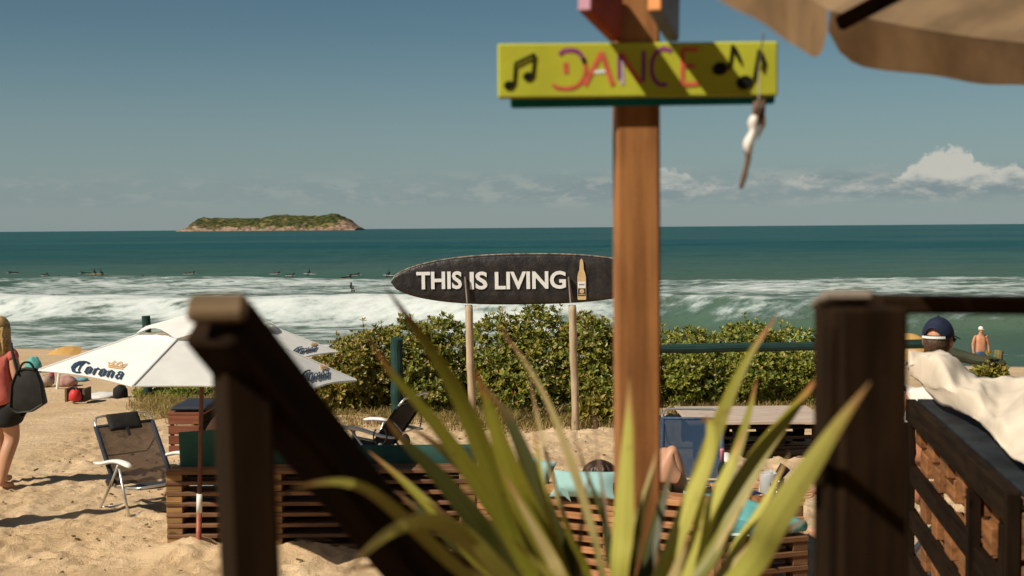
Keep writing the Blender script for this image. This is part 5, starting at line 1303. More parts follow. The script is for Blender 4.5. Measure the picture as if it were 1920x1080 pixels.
E = [('hip', 'chest'), ('chest', 'nb'), ('nb', 'neck'), ('neck', 'head'), ('chest', 'sh'), ('sh', 'el'), ('el', 'wr'), ('hip', 'k'), ('k', 'a'), ('a', 'f'), ('f', 't'), ('hip', 'k2'), ('k2', 'a2'), ('a2', 'f2')]
fingers(J, E, 'wr', (-1, 0, -.25), (-.25, .1, 1), .25, .9, 'r')
skin_body('body', J, E, M_SKIN, tp, I4)
MB().ellipsoid(P(1638, 806, 8.6), (.085, .09, .10), 16, 12).build('hair', M_HBROWN, tp, smooth=True)

# ------------------------------------------------------------------ surfers waiting beyond the break
def surfer_proto(prone):
    t = thing('person', 'x', 'person', (0, 0, 0))
    if prone:
        J = {'hip': ((0, 0, .14), (.15, .10)), 'chest': ((.42, 0, .20), (.17, .11)), 'neck': ((.60, 0, .34), .06), 'head': ((.68, 0, .44), .10), 'l1': ((-.45, .10, .12), .08), 'f1': ((-.85, .12, .14), .05), 'l2': ((-.45, -.10, .12), .08), 'f2': ((-.85, -.12, .14), .05), 'e1': ((.55, .28, .10), .05), 'h1': ((.75, .32, -.02), .035), 'e2': ((.50, -.28, .10), .05), 'h2': ((.68, -.34, -.02), .035)}
        E = [('hip', 'chest'), ('chest', 'neck'), ('neck', 'head'), ('hip', 'l1'), ('l1', 'f1'), ('hip', 'l2'), ('l2', 'f2'), ('chest', 'e1'), ('e1', 'h1'), ('chest', 'e2'), ('e2', 'h2')]
    else:
        J = {'hip': ((0, 0, .12), (.16, .13)), 'chest': ((.06, 0, .48), (.18, .12)), 'neck': ((.09, 0, .66), .06), 'head': ((.11, 0, .80), .105), 'k1': ((.30, .20, .12), .08), 'f1': ((.30, .26, -.3), .05), 'k2': ((.30, -.20, .12), .08), 'f2': ((.30, -.26, -.3), .05), 'e1': ((.12, .27, .34), .05), 'h1': ((.34, .18, .18), .035), 'e2': ((.12, -.27, .34), .05), 'h2': ((.34, -.18, .18), .035)}
        E = [('hip', 'chest'), ('chest', 'neck'), ('neck', 'head'), ('hip', 'k1'), ('k1', 'f1'), ('hip', 'k2'), ('k2', 'f2'), ('chest', 'e1'), ('e1', 'h1'), ('chest', 'e2'), ('e2', 'h2')]
    skin_body('body', J, E, M_WET, t, I4, 1)
    return t
def board_proto(mat):
    mb = MB(); n = 12
    prof = [.02 + .27 * math.sin(math.pi * (i + .3) / (n + .6)) ** .7 for i in range(n + 1)]
    mb.tube([(-1.0 + 2.0 * i / n, 0, .02 + .10 * (i / n) ** 3) for i in range(n + 1)], prof, 10, flat=.12)
    return mesh_obj('surfboard', pydata('surfboard', mb.v, mb.f, True), mat)
SURF = [(25, 507, 1, 0, 'outermost surfer, nearest the open end of the line-up'), (84, 511, 1, 1, 'surfer paddling on a pale board near the outermost one'), (104, 516, 1, 0, 'surfer paddling closer in, lower than the pale board'),
        (160, 508, 1, 0, 'surfer paddling beside the two yellow boards'), (176, 508, 0, 2, 'surfer sitting on the first yellow board'), (188, 508, 0, 2, 'surfer sitting on the second yellow board'), (181, 516, 1, 1, 'surfer lying flat below the yellow boards'),
        (267, 520, 0, 1, 'surfer just above the breaking foam, big dark figure'), (356, 508, 1, 1, 'lone surfer above the tip of the near post'), (497, 518, 1, 0, 'surfer paddling nearest the foam below the island'),
        (517, 508, 1, 1, 'surfer with a pale board next to the hunched one'), (545, 511, 1, 1, 'surfer lying hunched in the middle of the group'), (581, 508, 0, 0, 'small surfer alone below the island cliff end'),
        (650, 516, 1, 2, 'surfer paddling on a yellow board near the sign tip'), (665, 511, 1, 1, 'surfer just behind the yellow board paddler'), (730, 511, 0, 0, 'surfer beside the tip of the surfboard sign'), (657, 537, 0, 0, 'surfer caught low in the white foam')]
protos = {}
bmats = {1: M_BOARDW, 2: M_BOARDY, 0: M_BOARDW}
for i, (px, py, prone, bd, lab) in enumerate(SURF):
    w = G(px, py + 5, SEA + .25); d = w.y
    if prone not in protos: protos[prone] = surfer_proto(prone); o = protos[prone]
    else: o = copy_tree(protos[prone])
    rz = random.uniform(-.7, .7) + (math.pi if i % 3 == 0 else 0)
    o.matrix_world = Matrix.Translation(w + Vector((0, 0, -.05))) @ Matrix.Rotation(rz, 4, 'Z') @ Matrix.Scale(.80, 4); setp(o, lab + ', far out', 'person', 'surfers waiting in the water')
    key = ('b', bd)
    if key not in protos: protos[key] = board_proto(bmats[bd]); b = protos[key]
    else: b = protos[key].copy(); col.objects.link(b)
    b.matrix_world = Matrix.Translation(w + Vector((0, 0, -.07))) @ Matrix.Rotation(rz, 4, 'Z') @ Matrix.Scale(.85, 4)
    setp(b, 'board under the ' + lab.replace('outermost surfer', 'outermost surfer'), 'surfboard', 'surfboards in the water')

# ------------------------------------------------------------------ far beach things
def far_parasol(label, c, Rr, mat, tilt, h=1.9):
    t = thing('beach_parasol', label, 'parasol', (c.x, c.y, gz(c.x, c.y)), group='parasols down by the water')
    q = Vector((0, 0, 1)).rotation_difference(Vector(tilt).normalized()); n = 8
    for k in range(n):
        v, f = [], []
        for r, z in ((0.02, .34), (.35, .28), (.7, .14), (1.0, -.06)):
            for j in range(4):
                a = 2 * math.pi * (k + j / 3) / n; v.append(c + q @ Vector((Rr * r * math.cos(a), Rr * r * math.sin(a), Rr * z)))
        for i in range(3):
            for j in range(3): f.append([i * 4 + j, (i + 1) * 4 + j, (i + 1) * 4 + j + 1, i * 4 + j + 1])
        mesh_obj('canopy_panel', pydata('canopy_panel', v, f, False), mat, t)
    MB().tube([c + q @ Vector((0, 0, Rr * .36)), c - q @ Vector((0, 0, .8)), Vector((c.x - q.to_matrix()[0][2] * .9, c.y, gz(c.x, c.y) - .2))], .03, 6).build('pole', M_PLAST, t)
    return t
far_parasol('orange-yellow parasol tipped over on the far sand behind the tote bag', P(112, 668, 38), .66, M_UYEL, (-.25, -.35, .9))
far_parasol('mint green parasol showing above the hedge', P(1505, 640, 34), .70, M_UGRN, (.12, -.2, 1))
far_parasol('yellow parasol behind the cap of the seated man', P(1712, 652, 30), .46, M_UYEL, (.1, -.75, .7))
def PG(px, py):
    d = 12.0
    while d < 60:
        p = P(px, py, d)
        if p.z <= gz(p.x, p.y): break
        d += .1
    return d
def lump(name, label, cat, px, py, d, size, mat, group=None, rz=0, seed=1):
    d0 = d; d = PG(px, py + size[2] * .6 / d * FPX); size = tuple(x * d / d0 for x in size)
    c = P(px, py, d); rnd = random.Random(seed); mb = MB().ellipsoid((0, 0, 0), size, 14, 9)
    for p in mb.v: p *= 1 + .16 * math.sin(p.x * 31 / max(size) * .3 + seed) * math.cos(p.y * 17 / max(size) * .3 + p.z * 11)
    for p in mb.v: p.z = max(p.z, -size[2] * .6)
    o = mesh_obj(name, pydata(name, [tuple(p) for p in mb.v], mb.f, True), mat, None, Matrix.Translation(c) @ Matrix.Rotation(rz, 4, 'Z')); setp(o, label, cat, group); return o
lump('beach_towel', 'teal beach towel bundle behind the tote bag handle', 'towel', 63, 688, 27, (.16, .12, .22), M_TEALT, seed=2)
GP = 'bundles and belongings under the parasol rim'
lump('clothes_pile', 'pale tan heap of belongings close to the tote bag', 'bundle', 84, 716, 23, (.16, .14, .13), M_STONE, GP, seed=3)
lump('pink_towel', 'bright pink rolled towel in the row of belongings', 'towel', 97, 710, 23, (.05, .06, .16), M_PINKT, GP, seed=4)
dps = PG(107, 729); ps = MB().tube([P(107, 731, dps), P(111, 700, dps)], .025, 8).build('pole_stub', M_PLAST); setp(ps, 'short white stake among the belongings under the parasol rim', 'stake')
lump('clothes_pile', 'pinkish heap of clothes near the white stake', 'bundle', 126, 717, 23, (.17, .14, .12), simple('dusty_pink_cloth', (.40, .21, .18), .9, .25, 9), GP, seed=5)
lump('folded_towel', 'light blue folded towel above the red rucksack', 'towel', 150, 712, 23.5, (.15, .12, .05), simple('light_blue_cloth', (.16, .34, .42), .9), GP, seed=6)
rb = thing('rucksack', 'red rucksack standing in a dark open crate on the sand', 'bag', tuple(P(146, 752, 18.4)))
MB().lathe([(.07, 0), (.09, .02), (.085, .10), (.06, .15), (.02, .165)], P(141, 751, 18.4), 14).build('body', M_RED, rb, smooth=True)
MB().tube(catmull([P(141, 731, 18.3), P(137, 728, 18.3), P(144, 726, 18.3), P(146, 732, 18.3)], 8), .008, 6).build('strap', M_BLACK, rb)
cr_ = thing('open_crate', 'dark open crate around the red rucksack', 'crate', tuple(P(146, 752, 18.6)))
for a, b2 in (((130, 740), (132, 740)), ((163, 740), (165, 740))):
    c = P(a[0], 739, 18.65); MB().box(c, (.03, .30, .19)).build('side', M_TWIG, cr_)
MB().box(P(147, 739, 18.85), (.25, .02, .18)).build('back', W_BLACK, cr_)
tw2 = lump('beach_towel', 'white towel spread over a low mat near the red rucksack', 'towel', 192, 742, 18.6, (.24, .3, .045), M_TOWEL, seed=7)
lump('dark_bag', 'black slumped beach bag with a pale tag under the parasol rim', 'bag', 226, 738, 18.8, (.11, .12, .13), M_BLACK, seed=8)
lump('sun_hat', 'cream sun hat lying on the sand behind the near post', 'hat', 370, 752, 17.0, (.07, .07, .05), M_TOWEL, seed=9)

# ------------------------------------------------------------------ deck where we stand
dk = bpy.data.objects.new('deck', None); col.objects.link(dk); dk['kind'] = 'structure'; MW[dk.name] = I4
for k in range(24):
    plank('deck_board', (3.6, .138, .03), Matrix.Translation((.55, -.2 + k * .143, 1.285)), W_PALD, dk)
for x in (-1.1, .5, 2.1):
    for y in (0, 1.5, 3.0): plank('deck_pile', (1.6, .10, .10), frame((x, y, .46), (0, 0, 1), (0, 1, 0)), W_DARK, dk)
for x in (-1.1, .5, 2.1): plank('deck_joist', (3.3, .05, .09), frame((x, 1.45, 1.222), (0, 1, 0)), W_DARK, dk)

# near handrail and its post
hp0 = P(410, 580, 1.50); hp1 = P(800, 1075, 1.95)
th = thing('handrail', 'dark wooden stair handrail with a pale cut end on its square post', 'handrail', (P(470, 1080, 1.5).x, 1.5, 1.3))
dirh = (hp1 - hp0).normalized()
mh = Matrix.Identity(4)
a = hp0 + dirh * .006; b = hp0 + dirh * 1.05
sidev = dirh.cross(Vector((0, 0, 1))).normalized(); upv = sidev.cross(dirh).normalized()
Mr = frame((a + b) / 2 - upv * .012, dirh, upv)
plank('rail', ((b - a).length, .072, .066), Mr, W_DARK, th, .006)
# the post
pb0, pb1 = P(472, 1140, 1.56), P(448, 612, 1.56)
dp = (pb0 - pb1).normalized(); pb2 = pb1 + dp * 1.14
Mp = frame((pb1 + pb2) / 2, -dp, Vector((.40, -.92, 0)))
plank('post', ((pb2 - pb1).length, .058, .080), Mp, W_DARK, th, .005)
# pale sawn end block of the rail
Me = frame(P(408, 578, 1.475), Vector((1, 0, .0)), Vector((0, -.75, .66)))
plank('rail_end', (.068, .036, .020), Me, W_END, th, .007)

# thick post at the right with its flat rail
tr_ = thing('railing', 'thick dark railing post with a flat weathered rail leading off it', 'railing', (P(1624, 1080, 1.58).x, 1.58, 1.3))
pc = P(1633, 578, 1.60); 
plank('post', (1.30, .098, .088), Matrix.Translation((pc.x + .0, pc.y + .05, pc.z - .65)) @ Matrix.Rotation(R(8), 4, 'Z') @ Matrix.Rotation(R(-90), 4, 'Y'), W_DARK, tr_, .004)
plank('side_batten', (1.28, .03, .022), Matrix.Translation((P(1564, 580, 1.62).x, 1.62, pc.z - .66)) @ Matrix.Rotation(R(-90), 4, 'Y'), W_DARK, tr_)
plank('post_cap', (.066, .07, .014), Matrix.Translation((P(1592, 566, 1.63).x, 1.665, P(1592, 566, 1.63).z)) @ Matrix.Rotation(R(-14), 4, 'X'), W_GREY, tr_)
mb = MB(); s = 1.7 / FPX
mb.prism([(0, 0), (78 * s, 0), (62 * s, 10 * s), (30 * s, 8 * s), (12 * s, 6 * s)], P(1562, 556, 1.72), RIGHT, UP, .03); mb.build('wood_chip', W_DARK, tr_)
ra, rb_ = P(1628, 569, 1.80), P(2250, 575, 1.86)
plank('flat_rail', ((rb_ - ra).length, .085, .0245), frame((ra + rb_) / 2, rb_ - ra), W_DARK, tr_)
plank('far_post', (1.2, .09, .09), Matrix.Translation((rb_.x - .04, rb_.y, rb_.z - .62)) @ Matrix.Rotation(R(-90), 4, 'Y'), W_DARK, tr_)

# ------------------------------------------------------------------ pallet counter at the right and the cream cloth
A0, A1 = P(1886, 930, 4.4), P(1699, 742, 6.75)
zc = (A0.z + A1.z) / 2; n0 = Vector((A0.x, A0.y, 0)); n1 = Vector((A1.x, A1.y, 0)); ul = (n1 - n0).normalized(); Lc = (n1 - n0).length; un = Vector((ul.y, -ul.x, 0))
tcn = thing('pallet_counter', 'pallet sofa back with dark beams and orange blocks beside the thick post', 'sofa', (n0.x, n0.y, 0))
def along(s, off, z): return n0 + ul * s + un * off + Vector((0, 0, z))
plank('cap_beam', (Lc, .05, .115), frame(along(Lc / 2, .025, zc - .058), ul), W_BLACK, tcn)
plank('top_board', (Lc + .02, .50, .025), frame(along(Lc / 2 + .01, .31, zc - .014), ul), M_BLUETOP, tcn)
zz = zc - .115
lay = [zc - .385, zc - .62, zc - .86]
for k, z in enumerate(lay): plank('beam', (Lc, .045, .085), frame(along(Lc / 2, .03, z), ul), W_BLACK, tcn)
for s_ in (.03, .62, Lc - .05): plank('upright', (zc - .12, .06, .05), frame(along(s_, .012, (zc - .12) / 2), (0, 0, 1), un), W_BLACK, tcn)
gaps = [(zc - .115, zc - .3425), (zc - .4275, zc - .5775), (zc - .6625, zc - .8175)]
for gi, (zt_, zb_) in enumerate(gaps):
    s_ = .12; k = 0
    while s_ < Lc - .1:
        w_ = random.choice((.14, .17, .2)); rows = 2 if gi == 0 else 1; hh = (zt_ - zb_) / rows
        for r_ in range(rows):
            if (k * 2 + r_ * 3 + gi) % 7 != 5:
                plank('block', (w_, .09, hh - .006), frame(along(s_ + w_ / 2, .085 + .03 * ((k + r_) % 2), zb_ + hh * (r_ + .5)), ul), W_ORANGE, tcn)
        s_ += w_ + .022; k += 1
for k, z in enumerate((zc - .13, zc - .315, zc - .50)):
    plank('end_board', (.55, .03, .165), frame(along(-.018, .32, z - .02), un), W_ORANGE, tcn)
plank('end_upright', (zc, .035, .05), frame(along(-.022, .018, zc / 2), (0, 0, 1), un), W_BLACK, tcn)
# terrace under it
plank('terrace', (5.0, 4.2, .06), frame(along(1.6, 2.75, .76), ul), W_PALD).__setitem__('kind', 'structure')

def cream_cloth():
    """draped cloth: rows run from its upper back edge to its front hem"""
    rows = [
        [(1704, 660, 7.0), (1728, 659, 6.95), (1768, 662, 6.75), (1790, 672, 6.7), (1822, 697, 6.6), (1846, 709, 6.5), (1892, 706, 6.3), (1935, 708, 6.1), (1990, 715, 5.9)],
        [(1703, 668, 6.85), (1727, 667, 6.75), (1762, 676, 6.45), (1796, 694, 6.3), (1828, 716, 6.15), (1856, 728, 6.0), (1896, 730, 5.8), (1938, 735, 5.6), (1992, 742, 5.45)],
        [(1703, 680, 6.75), (1730, 678, 6.6), (1765, 700, 6.2), (1800, 722, 5.95), (1836, 746, 5.7), (1868, 760, 5.5), (1904, 770, 5.25), (1942, 780, 5.0), (1996, 795, 4.9)],
        [(1704, 692, 6.7), (1724, 694, 6.62), (1758, 722, 6.25), (1796, 748, 5.9), (1838, 768, 5.55), (1866, 790, 5.2), (1900, 815, 4.9), (1946, 832, 4.65), (2000, 850, 4.5)],
        [(1706, 703, 6.72), (1722, 714, 6.66), (1754, 750, 6.35), (1798, 768, 5.95), (1830, 788, 5.6), (1856, 814, 5.2), (1888, 846, 4.85), (1930, 872, 4.55), (2002, 900, 4.4)]]
    g = [[P(*c) for c in r] for r in rows]
    fine = [catmull(r, 48) for r in g]; cols = [catmull([fine[i][j] for i in range(5)], 26) for j in range(49)]
    X = np.array([[cols[j][i].x for j in range(49)] for i in range(27)]); Y = np.array([[cols[j][i].y for j in range(49)] for i in range(27)]); Z = np.array([[cols[j][i].z for j in range(49)] for i in range(27)])
    jj, ii = np.meshgrid(np.arange(49), np.arange(27))
    Z = Z + 0.003 * np.sin(jj * 1.3 + ii * .55 + 2 * np.sin(ii * .2)) + .030 * np.sin(jj * .42 + ii * .35) * np.sin(ii / 26 * math.pi) ** .6 + .045 * (fbm(jj * .16, ii * .22, 3, 5) - .5)
    o = mesh_obj('draped_cloth', grid_mesh('draped_cloth', X, Y, Z), M_CREAM); s = o.modifiers.new('thick', 'SOLIDIFY'); s.thickness = .010; s.offset = 1
    setp(o, 'rumpled cream cloth draped over the sofa back in front of the capped man', 'cloth')
cream_cloth()

# ------------------------------------------------------------------ dance signpost
ts_ = thing('signpost', 'tall pine signpost with a yellow DANCE board and boards pointing forward', 'signpost', (P(1194, 1080, 2.53).x, 2.53, 1.3))
cpx = P(1194, 500, 2.53)
plank('post', (2.2, .097, .085), Matrix.Translation((cpx.x, cpx.y + .01, 2.36)) @ Matrix.Rotation(R(-90), 4, 'Y') @ Matrix.Rotation(R(0), 4, 'X'), W_POST, ts_, .005)
ds = 2.45; so_ = P(1195, 132, ds); ex = RIGHT.copy(); ez = UP.copy(); ey = FWD.copy()
def px_size(n): return n / FPX * ds
Msg = Matrix((ex, ey, ez)).transposed().to_4x4(); Msg.translation = so_
# board faces us: vertical plane
exb = Vector((1, 0, .0015)).normalized(); ezb = Vector((0, 0, 1)); eyb = Vector((0, 1, 0))
Msg = Matrix((exb, eyb, ezb)).transposed().to_4x4(); Msg.translation = so_
sb = plank('sign_board', (px_size(523), .022, px_size(101)), Msg, M_YELLOW, ts_, .003)
sx0 = px_size(1) ; fo = so_ - eyb * .0115
def S2(x, y): return ((x - 1195) * sx0, (132 - y) * sx0)
def paint(name, strokes, mat, w):
    mb = MB()
    for k, pts in enumerate(strokes):
        q = [S2(*p) for p in pts]
        if len(q) > 2:
            q = [(v.x, v.y) for v in catmull([Vector((a_, b_, 0)) for a_, b_ in q], max(8, 4 * len(q)))]
        mb.ribbon(q, w * sx0, fo - eyb * (.0004 + .0002 * k), exb, ezb, .0003)
    return mb.build(name, mat, sb)
paint('letter', [[(1034, 158), (1042, 164), (1062, 166), (1080, 160), (1093, 143), (1095, 122), (1090, 110)]], M_LRED, 7)
paint('letter', [[(1046, 103), (1056, 96), (1070, 95), (1082, 99), (1091, 111), (1094, 121)]], M_LPUR, 8)
paint('letter', [[(1058, 118), (1059, 138)]], M_LRED, 9)
paint('letter', [[(1093, 161), (1125, 99)], [(1125, 99), (1146, 161)]], M_LRED, 9)
paint('letter_bar', [[(1111, 136), (1134, 134)]], M_LWHITE, 6)
paint('letter', [[(1158, 104), (1158, 150)]], M_LPUR, 7); paint('letter', [[(1162, 108), (1164, 160)]], M_LLILAC, 7)
paint('letter', [[(1161, 100), (1176, 124), (1198, 158)]], M_LRED, 9); paint('letter', [[(1204, 97), (1203, 155)]], M_LPUR, 8)
paint('letter', [[(1256, 98), (1240, 94), (1226, 103), (1219, 122), (1221, 145), (1232, 160), (1248, 160)]], M_LPUR, 8)
paint('letter', [[(1276, 95), (1276, 160)], [(1276, 95), (1306, 96)], [(1276, 127), (1300, 126)], [(1276, 161), (1306, 159)]], M_LRED, 8)
def note(pts_stem, heads, beam=None, flag=None):
    mb = MB(); k = 12
    for x, y, rx, ry in heads:
        poly = []
        for i in range(k):
            a = 2 * math.pi * i / k; poly.append(S2(x + rx * math.cos(a) - .25 * ry * math.sin(a), y - ry * math.sin(a) - .25 * rx * math.cos(a)))
        mb.prism(poly, fo - eyb * .0012, exb, ezb, .001)
    for p in pts_stem: mb.ribbon([S2(*q) for q in p], 4.5 * sx0, fo - eyb * .002, exb, ezb, .0008)
    if beam: mb.ribbon([S2(*q) for q in beam], 6 * sx0, fo - eyb * .0028, exb, ezb, .0008)
    if flag: mb.ribbon([S2(*q) for q in flag], [8 * sx0, 7 * sx0, 4 * sx0][:len(flag)], fo - eyb * .0028, exb, ezb, .0008)
    mb.build('music_note', M_INK, sb)
note([[(961, 157), (964, 120)], [(996, 142), (1000, 103)]], [(952, 159, 9.5, 8), (988, 143, 9.5, 8)], [(963, 120), (1001, 102)])
note([[(1363, 134), (1369, 88)]], [(1346, 132, 14, 12)], None, [(1369, 90), (1378, 108), (1384, 122)])
note([[(1408, 155), (1418, 98)]], [(1392, 158, 15, 13)], None, [(1418, 98), (1427, 120), (1424, 138)])
# teal board just behind and below
tb_a, tb_b = P(957, 186, 2.478), P(1452, 178, 2.478)
plank('teal_board', ((tb_b - tb_a).length, .014, .075), frame((tb_a + tb_b) / 2 + Vector((0, 0, .02)), tb_b - tb_a), M_TEAL, ts_)
# boards pointing forward, above
for nm, fx, bx, mats in (('a', 1099, 1155, (M_REDP, M_PINKP)), ('b', 1229, 1262, (M_BLUEG, M_ORP))):
    f0, b0 = P(fx, 24, 2.275), P(bx, 80, 2.462); f0.z += .045; b0.z += .045
    d_ = (f0 - b0); L_ = d_.length
    bo = plank('pointing_board', (L_, .026, .090), frame((f0 + b0) / 2, d_), mats[0], ts_)
    plank('board_end', (.006, .024, .088), frame(f0 + d_.normalized() * .0035, d_), mats[1], bo)
# shell and driftwood mobile hanging from the board
hm = thing('hanging_mobile', 'white shell and driftwood mobile dangling on a string in front of the yellow board', 'mobile', tuple(P(1412, 350, 2.330)))
MB().tube(catmull([P(1432, 60, 2.20), P(1424, 120, 2.293), P(1423, 185, 2.294), P(1418, 205, 2.310)], 10), .0014, 6).build('string', M_STRING, hm)
MB().tube([P(1432, 186, 2.320), P(1428, 215, 2.330), P(1420, 235, 2.330)], [.004, .006, .004], 8).build('twig', M_DRIFT, hm, smooth=True)
MB().tube(catmull([P(1419, 190, 2.310), P(1416, 215, 2.315), P(1414, 218, 2.315)], 4), .006, 8).build('twig', M_DRIFT, hm, smooth=True)
MB().tube(catmull([P(1420, 208, 2.320), P(1412, 228, 2.320), P(1413, 245, 2.320), P(1404, 265, 2.320), P(1403, 280, 2.320), P(1408, 292, 2.320)], 14), [.004, .009, .014, .016, .015, .013, .012, .013, .015, .016, .015, .013, .010, .008, .002], 10, flat=.6).build('shell', M_SHELL, hm, smooth=True)
MB().tube(catmull([P(1430, 205, 2.335), P(1431, 232, 2.335), P(1426, 245, 2.335), P(1420, 262, 2.335)], 8), [.002, .004, .005, .005, .004, .003, .003, .002, .001], 8).build('shell', M_SHELL, hm, smooth=True)
MB().tube(catmull([P(1399, 276, 2.325), P(1403, 292, 2.325), P(1398, 320, 2.325), P(1389, 353, 2.325)], 10), [.004, .009, .009, .008, .0075, .007, .0065, .007, .007, .006, .005], 8, flat=.7).build('driftwood_stick', M_DRIFT, hm, smooth=True)

# ------------------------------------------------------------------ beige parasol overhead
tip0 = P(1557, 20, 2.2); pc = Vector((tip0.x + 1.6 * .777, tip0.y - 1.6 * .629, 0)); RB = (Vector((tip0.x, tip0.y, 0)) - pc).length; a0 = math.atan2(tip0.y - pc.y, tip0.x - pc.x); zr = tip0.z
tbp = thing('terrace_parasol', 'big beige parasol with rounded valance flaps overhead at the terrace edge', 'parasol', (pc.x, pc.y, 1.3))
apex = Vector((pc.x, pc.y, zr + .62))
for k in range(12):
    aa, ab = a0 + k * math.pi / 6, a0 + (k + 1) * math.pi / 6
    va, vb = Vector((pc.x + RB * math.cos(aa), pc.y + RB * math.sin(aa), zr)), Vector((pc.x + RB * math.cos(ab), pc.y + RB * math.sin(ab), zr))
    v, f = [], []; n = 10
    for r in (.03, .3, .6, .85, 1.0):
        p0, p1 = apex.lerp(va, r), apex.lerp(vb, r)
        for j in range(n + 1):
            w = j / n; p = p0.lerp(p1, w); p.z -= .012 * r * math.sin(math.pi * w); v.append(p)
    for i in range(4):
        for j in range(n): f.append([i * (n + 1) + j, (i + 1) * (n + 1) + j, (i + 1) * (n + 1) + j + 1, i * (n + 1) + j + 1])
    mesh_obj('canopy_panel', pydata('canopy_panel', v, f, True), M_BEIGE, tbp)
    # flap hanging from the rim with rounded lower corners
    v, f = [], []; n = 28; Lr = (vb - va).length
    out = ((va + vb) / 2 - pc); out.z = 0; out.normalize()
    for j in range(n + 1):
        w = (.006 + .988 * j / n); s_ = min(w, 1 - w) * Lr; rr = .10
        hh = .088 * (math.sqrt(max(0, 1 - (1 - min(1, s_ / rr)) ** 2)) * .82 + .18) + .002 * math.sin(w * 17)
        top = va.lerp(vb, w); top.z -= .012 * math.sin(math.pi * w) - .004; wav = .006 * math.sin(w * 9 + k)
        for q in (0, .35, .7, 1.0): v.append(top - Vector((0, 0, hh * q)) + out * (.004 + wav * q))
    for j in range(n):
        for q in range(3): f.append([j * 4 + q, j * 4 + q + 1, (j + 1) * 4 + q + 1, (j + 1) * 4 + q])
    mesh_obj('valance_flap', pydata('valance_flap', v, f, True), M_BEIGE, tbp)
    d_ = (va - apex); plank('rib', (d_.length - .03, .018, .026), frame((apex + va) / 2 - Vector((0, 0, .03)), d_), W_DARK, tbp)
MB().tube([(pc.x, pc.y, 1.3), (pc.x, pc.y, apex.z)], .024, 12).build('pole', W_DARK, tbp, smooth=True)

# ------------------------------------------------------------------ flax plant in the foreground
fb = P(1140, 1290, 2.05)
tf = thing('flax_plant', 'tall flax plant of long yellow-green sword leaves with brown tips', 'plant', (fb.x, fb.y, fb.z))
def flax(pts, w, mat, d0=2.05, d1=None, twist=0.0, fold=.12):
    """pts from the tip down to the base on the photo; w in pixels (or list tip..base); d1 = distance of the tip"""
    d1 = d1 if d1 is not None else d0
    base = fb + Vector((random.uniform(-.05, .05), random.uniform(-.04, .04), 0))
    n = len(pts); W3 = [P(x, y, d1 + (d0 - d1) * i / (n - 1)) for i, (x, y) in enumerate(pts)] + [base]
    C = catmull(W3, 30)[::-1]; N_ = len(C); v, f = [], []; al, ac = [], []
    ws = [w * .78]
    for i, c in enumerate(C):
        u = i / (N_ - 1); t = (C[min(i + 1, N_ - 1)] - C[max(i - 1, 0)]).normalized()
        view = (c - EYE).normalized(); sd = t.cross(view).normalized()
        ang = twist * (u - .4) - .55; sd = Quaternion(t, ang) @ sd; nn = t.cross(sd).normalized()
        d = (c - EYE).dot(FWD); ww = ws[0] / FPX * d
        k = min(1.0, .62 + u * 1.0) * min(1, (1 - u) * 1.75 + .02) ** .85
        hw = ww / 2 * k / max(.5, math.cos(ang) if abs(ang) < 1 else .5)
        for q, m_ in ((-1, 0), (-.5, .5), (0, 1), (.5, .5), (1, 0)):
            v.append(c + sd * hw * q + nn * hw * fold * 2 * m_); al.append(u); ac.append(q * .5 + .5)
    for i in range(N_ - 1):
        for q in range(4): f.append([i * 5 + q, i * 5 + q + 1, (i + 1) * 5 + q + 1, (i + 1) * 5 + q])
    me = pydata('leaf', v, f, True)
    for nm, arr in (('along', al), ('across', ac)):
        at = me.attributes.new(nm, 'FLOAT', 'POINT'); at.data.foreach_set('value', np.array(arr, dtype=np.float32))
    mesh_obj('leaf', me, mat, tf)
flax([(721, 535), (775, 610), (830, 690), (878, 780), (925, 900), (985, 1060)], 50, B_GREEN, 2.05, 1.85, .5)
flax([(688, 630), (735, 700), (800, 775), (865, 860), (930, 960), (1000, 1080)], 44, B_GREEN, 2.1, 2.0, .4)
flax([(715, 775), (760, 830), (820, 890), (885, 970), (960, 1080)], 50, B_SHADE, 2.1, 2.1, .2)
flax([(770, 800), (825, 840), (890, 900), (950, 990), (1010, 1090)], 44, B_SHADE, 2.15, 2.2, .2)
flax([(888, 690), (915, 760), (945, 850), (985, 950), (1050, 1090)], 62, B_GREEN, 2.0, 1.95, -.3)
flax([(905, 720), (950, 780), (990, 870), (1030, 980), (1085, 1100)], 52, B_SHADE, 2.1, 2.2, .2)
flax([(934, 612), (985, 680), (1030, 760), (1065, 850), (1095, 940), (1130, 1080)], 22, B_DRY, 2.0, 2.05, .2)
flax([(545, 916), (600, 905), (650, 905), (700, 925), (760, 975), (850, 1060), (960, 1150)], 34, B_YELLOW, 2.0, 1.36, .5)
flax([(640, 1085), (690, 1030), (745, 990), (805, 978), (860, 1000), (930, 1065), (1010, 1150)], 52, B_YELLOW, 1.95, 1.45, .6)
flax([(760, 1060), (810, 1050), (870, 1075), (950, 1130)], 34, B_DRY, 2.0, 1.9, .4)
flax([(1000, 790), (1008, 850), (1020, 930), (1045, 1030), (1080, 1120)], 24, B_YELLOW, 2.0, 2.0, .2)
flax([(940, 880), (985, 960), (1030, 1040), (1070, 1120)], 32, B_DRY, 1.95, 1.95, .3)
flax([(1180, 708), (1178, 800), (1173, 900), (1168, 1000), (1160, 1100)], 52, B_YELLOW, 1.95, 1.95, .1)
flax([(1232, 840), (1218, 900), (1200, 970), (1185, 1060)], 26, B_DRY, 1.98, 2.0, .2)
flax([(1460, 588), (1415, 650), (1378, 720), (1345, 800), (1310, 900), (1270, 1010), (1220, 1120)], 44, B_GREEN, 2.1, 2.1, -.5)
